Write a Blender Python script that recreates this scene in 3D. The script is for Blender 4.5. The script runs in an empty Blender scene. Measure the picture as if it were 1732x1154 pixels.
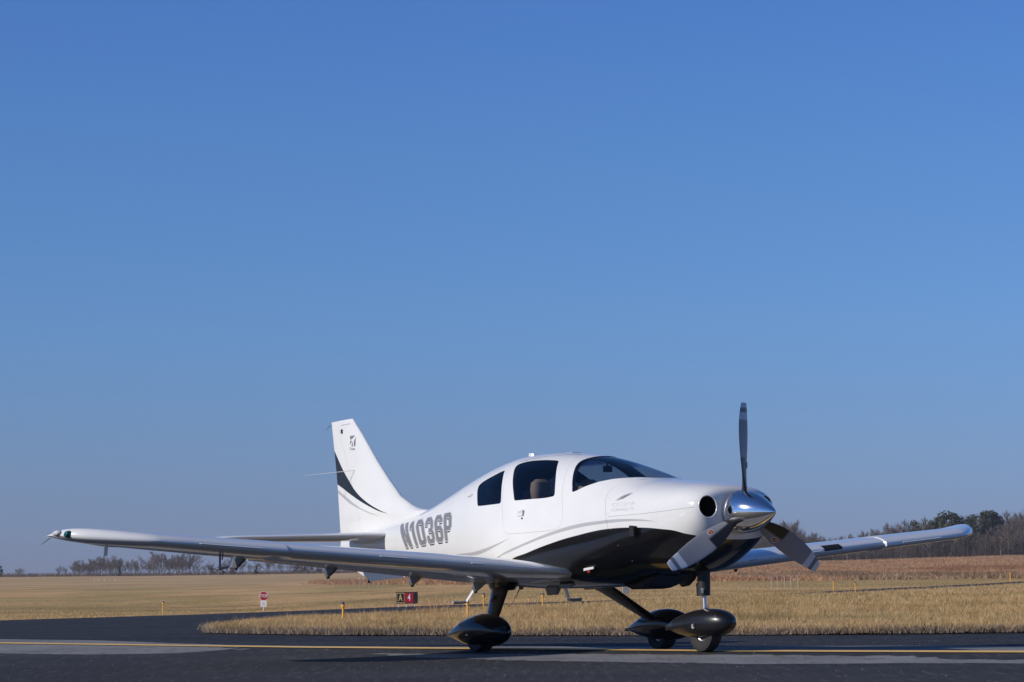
import bpy, bmesh, math, random
import numpy as np
from mathutils import Vector, Matrix
from mathutils.bvhtree import BVHTree

S = bpy.context.scene
COL = S.collection
rng = np.random.default_rng(7)
random.seed(7)
R = math.radians

# ------------------------------------------------------------------ camera
cam_d = bpy.data.cameras.new("camera")
cam = bpy.data.objects.new("camera", cam_d)
COL.objects.link(cam)
CR = Vector((0.9999771, 0.0005937, -0.0067383))      # image right
CD = Vector((-0.0067644, 0.0877698, -0.9961178))     # image down
CF = Vector((0.0, 0.9961406, 0.0877718))             # view direction
M = Matrix.Identity(4)
for i in range(3):
    M[i][0] = CR[i]; M[i][1] = -CD[i]; M[i][2] = -CF[i]
M[2][3] = 0.73
cam.matrix_world = M
cam_d.sensor_width = 36.0
cam_d.lens = 36.0 * 4505.3 / 1732.0
cam_d.clip_start = 0.5
cam_d.clip_end = 6000
S.camera = cam

# ------------------------------------------------------------------ light
SUN_AZ, SUN_EL = R(66.0), R(27.0)                    # shadows fall towards this azimuth
to_sun = Vector((-math.sin(SUN_AZ) * math.cos(SUN_EL), -math.cos(SUN_AZ) * math.cos(SUN_EL), math.sin(SUN_EL)))
world = bpy.data.worlds.new("World")
S.world = world
world.use_nodes = True
wn, wl = world.node_tree.nodes, world.node_tree.links
wn.clear()
out = wn.new("ShaderNodeOutputWorld")
bg = wn.new("ShaderNodeBackground")
sky = wn.new("ShaderNodeTexSky")
sky.sky_type = 'NISHITA'
sky.sun_disc = False
sky.sun_elevation = SUN_EL
sky.sun_rotation = math.atan2(to_sun.x, to_sun.y)
sky.altitude = 0
sky.air_density = 1.0
sky.dust_density = 0.0
sky.ozone_density = 10.0
# the dull blue-grey haze layer low over the horizon, the same all round
tc_w = wn.new("ShaderNodeTexCoord"); sp_w = wn.new("ShaderNodeSeparateXYZ"); rp_w = wn.new("ShaderNodeValToRGB"); mx_w = wn.new("ShaderNodeMix")
mx_w.data_type = 'RGBA'; mx_w.blend_type = 'MULTIPLY'; mx_w.inputs[0].default_value = 1.0
wl.new(tc_w.outputs["Generated"], sp_w.inputs[0]); wl.new(sp_w.outputs[2], rp_w.inputs[0])
HZ_STOPS = [(0.0, (.445, .455, .74)), (.047, (.63, .60, .79)), (.091, (.74, .73, .875)), (.155, (.81, .81, .93)), (.211, (.80, .82, 1.0)), (.35, (.84, .87, 1))]
for _ in range(len(HZ_STOPS) - 2): rp_w.color_ramp.elements.new(.5)
for e, (q, c) in zip(rp_w.color_ramp.elements, HZ_STOPS): e.position = q; e.color = (*c, 1)
wl.new(sky.outputs[0], mx_w.inputs[6]); wl.new(rp_w.outputs[0], mx_w.inputs[7]); wl.new(mx_w.outputs[2], bg.inputs[0])
bg.inputs[1].default_value = 0.11
wl.new(bg.outputs[0], out.inputs[0])
sun_d = bpy.data.lights.new("sun", 'SUN')
sun_d.energy = 3.9
sun_d.angle = R(0.53)
sun_d.color = (1.0, 0.93, 0.82)
sun = bpy.data.objects.new("sun", sun_d)
sun.rotation_euler = (-to_sun).to_track_quat('-Z', 'Y').to_euler()
sun.location = (-40, -20, 40)
COL.objects.link(sun)
S.view_settings.view_transform = 'Standard'
S.view_settings.look = 'None'
S.view_settings.exposure = 0.0
S.view_settings.gamma = 1.0
S.view_settings.use_curve_mapping = False
S.cycles.max_bounces = 8
S.cycles.transparent_max_bounces = 24

# ------------------------------------------------------------------ materials
def mat(name, color, rough=0.5, metal=0.0, coat=0.0, spec=0.5):
    m = bpy.data.materials.new(name)
    m.use_nodes = True
    b = m.node_tree.nodes["Principled BSDF"]
    b.inputs["Base Color"].default_value = (*color, 1)
    b.inputs["Roughness"].default_value = rough
    b.inputs["Metallic"].default_value = metal
    b.inputs["Coat Weight"].default_value = coat
    b.inputs["Coat Roughness"].default_value = 0.05
    b.inputs["Specular IOR Level"].default_value = spec
    return m

class NT:
    """small helper for building node graphs"""
    def __init__(s, m):
        s.m = m; s.n = m.node_tree.nodes; s.l = m.node_tree.links
        s.bsdf = s.n["Principled BSDF"]
        s.tc = s.n.new("ShaderNodeTexCoord")
    def link(s, a, b): s.l.new(a, b)
    def _in(s, node, i, v):
        if v is None: return
        if hasattr(v, "is_linked") or hasattr(v, "links"): s.l.new(v, node.inputs[i])
        else: node.inputs[i].default_value = v
    def math(s, op, a, b=None, c=None, clamp=False):
        n = s.n.new("ShaderNodeMath"); n.operation = op; n.use_clamp = clamp
        s._in(n, 0, a); s._in(n, 1, b); s._in(n, 2, c)
        return n.outputs[0]
    def sep(s, v):
        n = s.n.new("ShaderNodeSeparateXYZ"); s.l.new(v, n.inputs[0]); return n.outputs
    def mapping(s, v, scale=(1, 1, 1), loc=(0, 0, 0)):
        n = s.n.new("ShaderNodeMapping"); s.l.new(v, n.inputs[0])
        n.inputs["Scale"].default_value = scale; n.inputs["Location"].default_value = loc
        return n.outputs[0]
    def noise(s, v, scale, detail=4, rough=0.55, col=False):
        n = s.n.new("ShaderNodeTexNoise"); s.l.new(v, n.inputs["Vector"])
        n.inputs["Scale"].default_value = scale; n.inputs["Detail"].default_value = detail
        n.inputs["Roughness"].default_value = rough
        return n.outputs[1 if col else 0]
    def ramp(s, f, stops):
        n = s.n.new("ShaderNodeValToRGB"); s.l.new(f, n.inputs[0])
        e = n.color_ramp.elements
        while len(e) < len(stops): e.new(0.5)
        for i, (p, c) in enumerate(stops):
            e[i].position = p
            e[i].color = (*c, 1) if hasattr(c, "__len__") else (c, c, c, 1)
        return n.outputs[0]
    def mix(s, f, a, b, blend='MIX'):
        n = s.n.new("ShaderNodeMix"); n.data_type = 'RGBA'; n.blend_type = blend
        s._in(n, 0, f)
        for i, v in ((6, a), (7, b)):
            if hasattr(v, "links"): s.l.new(v, n.inputs[i])
            else: n.inputs[i].default_value = (*v, 1)
        return n.outputs[2]
    def step(s, v, a, b):
        n = s.n.new("ShaderNodeMapRange"); n.interpolation_type = 'SMOOTHSTEP'
        s._in(n, 0, v); n.inputs[1].default_value = a; n.inputs[2].default_value = b
        return n.outputs[0]
    def curve(s, v, pts, x0, x1, y0, y1):
        """value curve y(x) given by points, evaluated at socket v"""
        u = s.math('MULTIPLY_ADD', v, 1.0 / (x1 - x0), -x0 / (x1 - x0))
        n = s.n.new("ShaderNodeFloatCurve")
        s.l.new(u, n.inputs["Value"])
        c = n.mapping.curves[0]
        pts = sorted(((px - x0) / (x1 - x0), (py - y0) / (y1 - y0)) for px, py in pts)
        while len(c.points) < len(pts): c.points.new(0.5, 0.5)
        for p, q in zip(c.points, pts):
            p.location = q; p.handle_type = 'AUTO_CLAMPED'
        n.mapping.use_clip = False
        n.mapping.update()
        return s.math('MULTIPLY_ADD', n.outputs[0], y1 - y0, y0)
    def bump(s, h, strength=0.3, dist=0.02):
        n = s.n.new("ShaderNodeBump"); s.l.new(h, n.inputs["Height"])
        n.inputs["Strength"].default_value = strength; n.inputs["Distance"].default_value = dist
        s.l.new(n.outputs[0], s.bsdf.inputs["Normal"])

def paint_base(g, base, coat=True):
    """slight unevenness and grime of real gloss paint"""
    n = g.noise(g.tc.outputs["Object"], 3.0, 5)
    f = g.step(n, 0.35, 0.75)
    return g.mix(f, base, tuple(c * 0.955 for c in base))

WHITE = (0.715, 0.712, 0.695)
BLACK = (0.006, 0.006, 0.007)
GREY = (0.42, 0.42, 0.415)

def white_paint(name, k=1.0):
    m = mat(name, WHITE, 0.22, coat=0.8); g = NT(m)
    g.link(paint_base(g, WHITE), g.bsdf.inputs["Base Color"])
    r = g.ramp(g.noise(g.tc.outputs["Object"], 2.5, 3), [(0.3, 0.20), (0.8, 0.27)])
    g.link(r, g.bsdf.inputs["Roughness"])
    return m

def livery(name, black, stripes):
    """white paint, black below a curve (and above a second one if given), grey stripes between pairs of curves; all in aircraft x / z"""
    m = mat(name, WHITE, 0.25, coat=0.6); g = NT(m)
    x, y, z = g.sep(g.tc.outputs["Object"])
    x = g.math('MULTIPLY_ADD', z, -0.0571, x)          # sections lean with the parked attitude
    col = paint_base(g, WHITE)
    for lo, up in stripes:
        xs = [p[0] for p in lo + up]; a, b = min(xs), max(xs)
        l = g.curve(x, lo, -8, 0, 0.0, 3.0); u = g.curve(x, up, -8, 0, 0.0, 3.0)
        f = g.math('MULTIPLY', g.step(g.math('SUBTRACT', z, l), 0, .004), g.step(g.math('SUBTRACT', u, z), 0, .004))
        f = g.math('MULTIPLY', f, g.math('MULTIPLY', g.math('GREATER_THAN', x, a), g.math('LESS_THAN', x, b)))
        col = g.mix(f, col, GREY)
    lo, up = black
    u = g.curve(x, up, -8, 0, 0.0, 3.0)
    f = g.step(g.math('SUBTRACT', u, z), 0, .004)
    xs = [p[0] for p in up]
    f = g.math('MULTIPLY', f, g.math('MULTIPLY', g.math('GREATER_THAN', x, min(xs)), g.math('LESS_THAN', x, max(xs) + .2)))
    if lo:
        l = g.curve(x, lo, -8, 0, 0.0, 3.0)
        f = g.math('MULTIPLY', f, g.step(g.math('SUBTRACT', z, l), 0, .004))
    col = g.mix(f, col, BLACK)
    g.link(col, g.bsdf.inputs["Base Color"])
    r = g.ramp(g.noise(g.tc.outputs["Object"], 9, 4), [(0.3, 0.10), (0.8, 0.17)])
    g.link(r, g.bsdf.inputs["Roughness"])
    g.bsdf.inputs["Coat Weight"].default_value = 0.15
    return m

M_white = white_paint("white_gloss_paint")
M_black = mat("black_gloss_paint", (0.006, 0.006, 0.008), 0.13, coat=0.0)
M_satin = mat("black_satin_paint", (0.009, 0.009, 0.011), 0.33, coat=0.1)
M_blackmatt = mat("black_matt", (0.014, 0.014, 0.015), 0.6)
M_grey = mat("silver_grey_decal", (0.21, 0.205, 0.215), 0.4, 0.1)
M_lightgrey = mat("pale_grey_decal", (0.60, 0.60, 0.59), 0.4)
M_midgrey = mat("mid_grey_paint", (0.30, 0.30, 0.30), 0.45)
M_chrome = mat("polished_chrome", (0.88, 0.84, 0.79), 0.10, 1.0)
M_alu = mat("bare_aluminium", (0.62, 0.60, 0.58), 0.38, 1.0)
M_rubber = mat("tyre_rubber", (0.018, 0.017, 0.017), 0.75)
M_inside = mat("dark_cabin_lining", (0.035, 0.033, 0.032), 0.8)
M_duct = mat("engine_duct_black", (0.006, 0.006, 0.006), 0.8)
M_seat = mat("tan_leather", (0.62, 0.45, 0.28), 0.5)
M_red = mat("red_enamel", (0.45, 0.02, 0.025), 0.45)
M_green_lens = mat("green_lens", (0.0, 0.10, 0.09), 0.1, coat=1)
M_red_lens = mat("red_lens", (0.3, 0.01, 0.01), 0.1, coat=1)
M_clear_lens = mat("clear_lens", (0.65, 0.62, 0.62), 0.12, coat=1)
M_wire = mat("dark_wire", (0.05, 0.05, 0.06), 0.5)

def blade_material():
    m = mat("propeller_grey", (0.13, 0.135, 0.15), 0.42); g = NT(m)
    a = g.n.new("ShaderNodeAttribute"); a.attribute_name = "paint"
    g.link(a.outputs["Color"], g.bsdf.inputs["Base Color"])
    return m
M_blade = blade_material()

def glass_material(name, tint):
    m = bpy.data.materials.new(name); m.use_nodes = True
    n, l = m.node_tree.nodes, m.node_tree.links
    n.clear()
    o = n.new("ShaderNodeOutputMaterial"); mx = n.new("ShaderNodeMixShader")
    t = n.new("ShaderNodeBsdfTransparent"); t.inputs[0].default_value = (*tint, 1)
    gl = n.new("ShaderNodeBsdfGlossy"); gl.inputs["Roughness"].default_value = 0.03
    fr = n.new("ShaderNodeFresnel"); fr.inputs[0].default_value = 1.42
    ge = n.new("ShaderNodeNewGeometry"); mu = n.new("ShaderNodeMath"); mu.operation = 'MULTIPLY_ADD'      # the inner face only transmits
    mu.inputs[1].default_value = -1.0; mu.inputs[2].default_value = 1.0; l.new(ge.outputs["Backfacing"], mu.inputs[0])
    m2 = n.new("ShaderNodeMath"); m2.operation = 'MULTIPLY'; l.new(fr.outputs[0], m2.inputs[0]); l.new(mu.outputs[0], m2.inputs[1])
    l.new(m2.outputs[0], mx.inputs[0]); l.new(t.outputs[0], mx.inputs[1]); l.new(gl.outputs[0], mx.inputs[2])
    l.new(mx.outputs[0], o.inputs[0])
    return m
M_glass = glass_material("tinted_cabin_glass", (0.74, 0.77, 0.80))     # per face; a pane has two
def shade_band(m):
    n, l = m.node_tree.nodes, m.node_tree.links
    t = [x for x in n if x.type == 'BSDF_TRANSPARENT'][0]
    tc = n.new("ShaderNodeTexCoord"); sp = n.new("ShaderNodeSeparateXYZ"); l.new(tc.outputs["Object"], sp.inputs[0])
    mr = n.new("ShaderNodeMapRange"); mr.inputs[1].default_value = 1.70; mr.inputs[2].default_value = 1.745; mr.interpolation_type = 'SMOOTHSTEP'
    l.new(sp.outputs[2], mr.inputs[0])
    mx = n.new("ShaderNodeMix"); mx.data_type = 'RGBA'; mx.inputs[6].default_value = t.inputs[0].default_value; mx.inputs[7].default_value = (.30, .36, .52, 1)
    l.new(mr.outputs[0], mx.inputs[0]); l.new(mx.outputs[2], t.inputs[0])
shade_band(M_glass)
M_glass_rear = glass_material("black_tinted_glass", (0.30, 0.31, 0.36))
M_glass_dark = glass_material("darker_cabin_glass", (0.68, 0.70, 0.74))

# ------------------------------------------------------------------ object helpers
def link(name, me, parent=None, loc=(0, 0, 0), rot=None):
    o = bpy.data.objects.new(name, me)
    COL.objects.link(o)
    o.location = loc
    if rot: o.rotation_euler = rot
    if parent: o.parent = parent
    return o

def mesh(name, v, f, m=None, smooth=True, angle=35):
    me = bpy.data.meshes.new(name)
    me.from_pydata([tuple(p) for p in v], [], [tuple(q) for q in f])
    if m:
        for x in (m if isinstance(m, (list, tuple)) else [m]): me.materials.append(x)
    bm = bmesh.new(); bm.from_mesh(me)
    bmesh.ops.recalc_face_normals(bm, faces=bm.faces); bm.to_mesh(me); bm.free()
    finish(me, smooth, angle)
    return me

def finish(me, smooth=True, angle=35):
    if smooth:
        me.polygons.foreach_set("use_smooth", [True] * len(me.polygons))
        me.set_sharp_from_angle(angle=R(angle))
    me.update()

class MB:
    """collects simple solids into one mesh"""
    def __init__(s): s.v = []; s.f = []
    def add(s, v, f):
        k = len(s.v); s.v += [tuple(p) for p in v]; s.f += [tuple(i + k for i in q) for q in f]; return s
    def loft(s, rings, cap0=True, cap1=True):
        n = len(rings[0]); k = len(s.v)
        for r in rings: s.v += [tuple(p) for p in r]
        for i in range(len(rings) - 1):
            for j in range(n):
                a = k + i * n + j; b = k + i * n + (j + 1) % n
                s.f.append((a, b, b + n, a + n))
        if cap0: s.f.append(tuple(k + j for j in range(n))[::-1])
        if cap1: s.f.append(tuple(k + (len(rings) - 1) * n + j for j in range(n)))
        return s
    def tube(s, pts, rad, n=8, cap=True):
        pts = [Vector(p) for p in pts]
        rad = rad if hasattr(rad, "__len__") else [rad] * len(pts)
        rings = []; up = None
        for i, p in enumerate(pts):
            d = (pts[min(i + 1, len(pts) - 1)] - pts[max(i - 1, 0)]).normalized()
            if up is None: up = Vector((0, 0, 1)) if abs(d.z) < .9 else Vector((1, 0, 0))
            a = d.cross(up).normalized(); b = a.cross(d).normalized(); up = b
            rings.append([p + (a * math.cos(t) + b * math.sin(t)) * rad[i] for t in [2 * math.pi * j / n for j in range(n)]])
        return s.loft(rings, cap, cap)
    def box(s, c, d, rot=0.0):
        x, y, z = d[0] / 2, d[1] / 2, d[2] / 2
        co, si = math.cos(rot), math.sin(rot)
        v = [(c[0] + a * co - b * si, c[1] + a * si + b * co, c[2] + e) for e in (-z, z) for a, b in ((-x, -y), (x, -y), (x, y), (-x, y))]
        return s.add(v, [(0, 3, 2, 1), (4, 5, 6, 7), (0, 1, 5, 4), (1, 2, 6, 5), (2, 3, 7, 6), (3, 0, 4, 7)])
    def prism(s, poly, axis, lo, hi):
        """polygon in the two other axes, extruded along axis between lo and hi"""
        def P(a, b, h): return {0: (h, a, b), 1: (a, h, b), 2: (a, b, h)}[axis]
        return s.loft([[P(a, b, lo) for a, b in poly], [P(a, b, hi) for a, b in poly]])
    def lathe(s, prof, c, axis=0, n=32):
        """profile of (position along axis, radius)"""
        rings = []
        for h, r in prof:
            ring = []
            for j in range(n):
                t = 2 * math.pi * j / n; a, b = r * math.cos(t), r * math.sin(t)
                ring.append({0: (c[0] + h, c[1] + a, c[2] + b), 1: (c[0] + a, c[1] + h, c[2] + b), 2: (c[0] + a, c[1] + b, c[2] + h)}[axis])
            rings.append(ring)
        return s.loft(rings)
    def mesh(s, name, m, smooth=True, angle=35): return mesh(name, s.v, s.f, m, smooth, angle)
    def build(s, name, m, parent=None, loc=(0, 0, 0), smooth=True, angle=35, rot=None):
        return link(name, s.mesh(name, m, smooth, angle), parent, loc, rot)

def boolean(a, b, op):
    """a (op) b on meshes, returns a new mesh"""
    oa = link("boolean_body", a); ob = link("boolean_cutter", b)
    md = oa.modifiers.new("b", 'BOOLEAN'); md.operation = op; md.solver = 'EXACT'; md.object = ob
    md.material_mode = 'TRANSFER'
    dg = bpy.context.evaluated_depsgraph_get()
    me = bpy.data.meshes.new_from_object(oa.evaluated_get(dg), preserve_all_data_layers=True, depsgraph=dg)
    bpy.data.objects.remove(oa); bpy.data.objects.remove(ob)
    return me

def split_side(me, keep):
    """copy of a mesh with only the loose faces whose centre has the sign of keep in y"""
    c = me.copy(); bm = bmesh.new(); bm.from_mesh(c)
    bmesh.ops.delete(bm, geom=[f for f in bm.faces if f.calc_center_median().y * keep < 0], context='FACES')
    bm.to_mesh(c); bm.free()
    return c

def thing(name, label, cat, loc=(0, 0, 0), rot=(0, 0, 0), group=None):
    o = link(name, None, None, loc, rot); tag(o, label, cat, group); return o
def tag(o, label, cat, group=None):
    o["label"] = label; o["category"] = cat
    if group: o["group"] = group
    return o
def structure(o): o["kind"] = "structure"; return o
def stuff(o): o["kind"] = "stuff"; return o
def copy_tree(o, parent=None):
    c = o.copy(); COL.objects.link(c)
    if parent: c.parent = parent
    for ch in o.children: copy_tree(ch, c)
    return c

# ------------------------------------------------------------------ terrain
LX = [-60, -12, -5.7, -2.2, 0.17, 1.85, 4.6, 9, 20, 60]
LY = [66, 34.2, 29.6, 26.95, 25.66, 24.6, 23.0, 20.6, 15, -6]
def line_y(X): return np.interp(X, LX, LY)
def smooth(t):
    t = np.clip(t, 0, 1); return t * t * (3 - 2 * t)
def vnoise(X, Y, seed=0):
    """smooth value noise, 0..1"""
    xi, yi = np.floor(X).astype(np.int64), np.floor(Y).astype(np.int64); fx, fy = smooth(X - xi), smooth(Y - yi)
    def h(a, b):
        n = (a * 374761393 + b * 668265263 + seed * 982451653) & 0x7fffffff
        n = ((n ^ (n >> 13)) * 1274126177) & 0x7fffffff
        return ((n ^ (n >> 16)) & 0xffff) / 65535.0
    return (h(xi, yi) * (1 - fx) + h(xi + 1, yi) * fx) * (1 - fy) + (h(xi, yi + 1) * (1 - fx) + h(xi + 1, yi + 1) * fx) * fy
def terrain(X, Y):
    X = np.asarray(X, float); Y = np.asarray(Y, float)
    p = (line_y(X) - Y) * .85
    h = np.interp(X, [-6, 1.85, 4.6, 9], [.03, .033, .053, .06])
    z = h * np.exp(-(p / .45) ** 2) - .012 * np.clip(np.abs(p) - .5, 0, 5)
    a = np.clip(X / np.maximum(Y, 1), -.3, .3)
    top = np.interp(a, [-.3, -.2, -.125, 0, .1, .2, .3], [1.2, 1.4, 1.5, 2.4, 4.3, 6.1, 7.5])
    drop = .0085 * smooth((.05 - a) / .18) * (np.clip(Y, 36, 150) - 36)
    t = np.clip((Y - 150) / 650, 0, 1.25)
    return z - drop + (top + .0085 * smooth((.05 - a) / .18) * 114) * t ** 1.5
# ==================================================================== the setting
def grid_mesh(name, X, Y, m, zoff=0.0, attrs=None, smooth=True):
    """X, Y: 2-D arrays of positions; the sheet follows the terrain"""
    n, k = X.shape
    Z = terrain(X, Y) + zoff
    me = bpy.data.meshes.new(name)
    v = np.stack([X, Y, Z], -1).reshape(-1, 3)
    i = np.arange(n * k).reshape(n, k)
    f = np.stack([i[:-1, :-1], i[1:, :-1], i[1:, 1:], i[:-1, 1:]], -1).reshape(-1, 4)
    me.vertices.add(len(v)); me.vertices.foreach_set("co", v.ravel())
    me.loops.add(f.size); me.loops.foreach_set("vertex_index", f.ravel().astype(np.int32))
    me.polygons.add(len(f)); me.polygons.foreach_set("loop_start", np.arange(0, f.size, 4, dtype=np.int32))
    me.polygons.foreach_set("loop_total", np.full(len(f), 4, dtype=np.int32))
    me.update(calc_edges=True); me.validate()
    if me.polygons[0].normal.z < 0: me.flip_normals()
    me.materials.append(m)
    me.polygons.foreach_set("use_smooth", [True] * len(me.polygons))
    for a, d in (attrs or {}).items():
        at = me.attributes.new(a, 'FLOAT', 'POINT'); at.data.foreach_set("value", d.ravel().astype(np.float32))
    return me

FX = [-90, -60, -24, -16, -13.62, -12.7, -11.84, -10.29, -6.56, -3.68, -.36, 2.41, 6.39, 11.82, 19.81, 37.88, 60, 90]
FY = [34, 36, 42, 54, 71, 80, 90, 98, 96, 92, 85.4, 84, 92.9, 111, 142, 198.5, 265, 355]
IX = [-5.0, -4.64, -3.98, -2.47, -.54, 1.77, 3.3, 4.82, 6.65, 12, 30, 60, 90]
IY = [43.2, 40.1, 38.4, 36.2, 35.4, 34.7, 34.6, 34.64, 34.95, 36, 40, 48, 56]
BX = [-5.0, -4.7, -4.02, -2.88, -1.61, -.29, 2.05, 5.72, 10.37, 16.52, 33.96, 60, 90]
BY = [54, 57, 58.9, 62.3, 66, 68.2, 71, 83.2, 97.6, 118.4, 178, 255, 340]
far_edge = lambda X: np.interp(X, FX, FY)
isl_front = lambda X: np.interp(X, IX, IY)
isl_back = lambda X: np.interp(X, BX, BY)
def tall_near(X): return np.interp(X, [-60, -36, -12, -4.3, 6.9, 18, 33, 46, 90], [520, 412, 320, 282, 240, 246, 238, 242, 250])

# ---- materials of the ground
def asphalt():
    m = mat("asphalt", (.05, .05, .055), .85); g = NT(m)
    P = g.tc.outputs["Object"]
    at = g.n.new("ShaderNodeAttribute"); at.attribute_name = "wear"
    at2 = g.n.new("ShaderNodeAttribute"); at2.attribute_name = "seal"
    n1 = g.noise(g.mapping(P, (.9, .55, 1)), 1.0, 6, .62)
    n2 = g.noise(P, 55, 3, .6)
    n3 = g.noise(g.mapping(P, (.16, .5, 1)), 1.0, 5, .6)
    w = g.math('ADD', at.outputs["Fac"], g.math('MULTIPLY_ADD', n1, .9, -.45))
    w = g.step(w, .38, .62)
    dark = g.mix(g.step(n3, .38, .66), (.030, .029, .031), (.046, .044, .044))
    sealc = g.mix(g.step(n3, .4, .62), (.018, .018, .022), (.030, .030, .034))
    dark = g.mix(at2.outputs["Fac"], dark, sealc)
    light = g.mix(g.step(n1, .3, .7), (.17, .168, .165), (.235, .232, .228))
    col = g.mix(w, dark, light)
    # stone chips
    sp = g.step(n2, .60, .74)
    col = g.mix(g.math('MULTIPLY', sp, .5), col, (.22, .215, .21))
    gr = g.noise(g.mapping(P, (16, 1.3, 1)), 1.0, 4, .7)
    col = g.mix(g.math('MULTIPLY', g.step(gr, .50, .72), .40), col, (.13, .128, .128))
    col = g.mix(g.math('MULTIPLY', g.step(gr, .48, .30), .45), col, (.018, .018, .02))
    vor = g.n.new("ShaderNodeTexVoronoi"); vor.inputs["Scale"].default_value = 6.0; g.link(P, vor.inputs["Vector"])
    chip = g.math('MULTIPLY', g.math('LESS_THAN', vor.outputs["Distance"], .07), g.step(g.noise(P, 3.1, 2), .5, .6))
    col = g.mix(chip, col, (.40, .39, .38))
    # thin tar-sealed cracks and pale scratches along the lane
    cr = g.noise(g.mapping(P, (.25, 2.2, 1)), 1.0, 3, .5)
    crack = g.math('SUBTRACT', 1.0, g.step(g.math('ABSOLUTE', g.math('SUBTRACT', cr, .5)), .0015, .006))
    col = g.mix(g.math('MULTIPLY', crack, .7), col, (.02, .02, .022))
    sc = g.noise(g.mapping(P, (.33, 5.0, 1), (7, 3, 0)), 1.0, 3, .5)
    scr = g.math('MULTIPLY', g.step(sc, .69, .73), .35)
    col = g.mix(scr, col, (.22, .22, .225))
    g.link(col, g.bsdf.inputs["Base Color"])
    g.link(g.ramp(n2, [(.3, .78), (.7, .95)]), g.bsdf.inputs["Roughness"])
    g.bsdf.inputs["Specular IOR Level"].default_value = .22
    g.bump(g.math('ADD', n2, g.noise(P, 190, 2)), .35, .006)
    return m
def line_paint():
    m = mat("yellow_line_paint", (.62, .40, .12), .7); g = NT(m); P = g.tc.outputs["Object"]
    n = g.noise(P, 14, 5, .65); n2 = g.noise(P, 2, 3)
    c = g.mix(g.step(n2, .35, .7), (.78, .47, .13), (.66, .42, .15))
    c = g.mix(g.math('MULTIPLY', g.step(n, .56, .70), .55), c, (.16, .14, .11))
    g.link(c, g.bsdf.inputs["Base Color"]); return m
def field_ground():
    m = mat("dry_grass_ground", (.3, .24, .13), .95, spec=.15); g = NT(m); P = g.tc.outputs["Object"]
    x, y, z = g.sep(P)
    n1 = g.noise(g.mapping(P, (.05, .012, 1)), 1.0, 6, .6)
    n2 = g.noise(g.mapping(P, (.5, .12, 1)), 1.0, 5, .6)
    n3 = g.noise(P, 9, 4, .7)
    c = g.mix(g.step(n1, .42, .58), (.60, .37, .165), (.36, .255, .085))
    c = g.mix(g.math('MULTIPLY', g.step(n2, .5, .75), .7), c, (.60, .385, .175))
    c = g.mix(g.math('MULTIPLY', g.step(g.noise(g.mapping(P, (.09, .02, 1), (4, 9, 0)), 1.0, 4), .5, .7), .5), c, (.34, .30, .115))
    st_ = g.noise(g.mapping(P, (.016, .09, 1), (3, 1, 0)), 1.0, 5, .65)
    c = g.mix(g.math('MULTIPLY', g.step(st_, .50, .62), .85), c, (.28, .175, .08))
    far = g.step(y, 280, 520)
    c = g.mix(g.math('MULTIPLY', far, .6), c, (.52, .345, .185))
    c = g.mix(g.math('MULTIPLY', g.step(n3, .45, .8), .4), c, (.27, .19, .09))
    g.link(c, g.bsdf.inputs["Base Color"])
    g.bump(n3, .6, .08)
    return m
def blade_mat(name, cols):
    m = mat(name, cols[0], .8, spec=.2); g = NT(m)
    a = g.n.new("ShaderNodeAttribute"); a.attribute_name = "tint"
    st = [(i / (len(cols) - 1), c) for i, c in enumerate(cols)]
    c = g.ramp(a.outputs["Fac"], st)
    big = g.noise(g.mapping(g.tc.outputs["Object"], (.22, .10, .1)), 1.0, 4, .6)
    c = g.mix(g.math('MULTIPLY', g.step(big, .5, .72), .5), c, tuple(x * .85 + y * .15 for x, y in zip(cols[1], (.14, .17, .05))))
    g.link(c, g.bsdf.inputs["Base Color"])
    # thin blades let light through
    tr = g.n.new("ShaderNodeBsdfTranslucent"); g.link(c, tr.inputs[0])
    mx = g.n.new("ShaderNodeMixShader"); mx.inputs[0].default_value = .3
    o = [n for n in g.n if n.type == 'OUTPUT_MATERIAL'][0]
    g.link(g.bsdf.outputs[0], mx.inputs[1]); g.link(tr.outputs[0], mx.inputs[2]); g.link(mx.outputs[0], o.inputs[0])
    return m
M_asphalt = asphalt(); M_line = line_paint(); M_field = field_ground()
M_blades = blade_mat("dry_lawn_blades", [(.35, .24, .10), (.56, .385, .17), (.70, .515, .275), (.50, .32, .15), (.33, .25, .10)])
M_edge = blade_mat("dead_edge_grass", [(.22, .16, .12), (.46, .36, .27), (.15, .105, .08), (.56, .45, .33)])
M_tall = blade_mat("russet_broomsedge", [(.33, .175, .10), (.50, .27, .14), (.62, .39, .21), (.40, .20, .11), (.56, .38, .24), (.30, .20, .12)])

# ---- sheets
ys = np.concatenate([np.linspace(-40, 60, 12), np.linspace(70, 300, 60), np.geomspace(305, 1500, 50)])
aa = np.concatenate([np.linspace(-.6, -.36, 5), np.linspace(-.33, .33, 50), np.linspace(.36, .6, 5)])
Yg, Ag = np.meshgrid(ys, aa, indexing='ij')
Xg = Ag * np.maximum(np.abs(Yg), 60)
structure(link("grass_field", grid_mesh("grass_field", Xg, Yg, M_field, -.06)))

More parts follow.
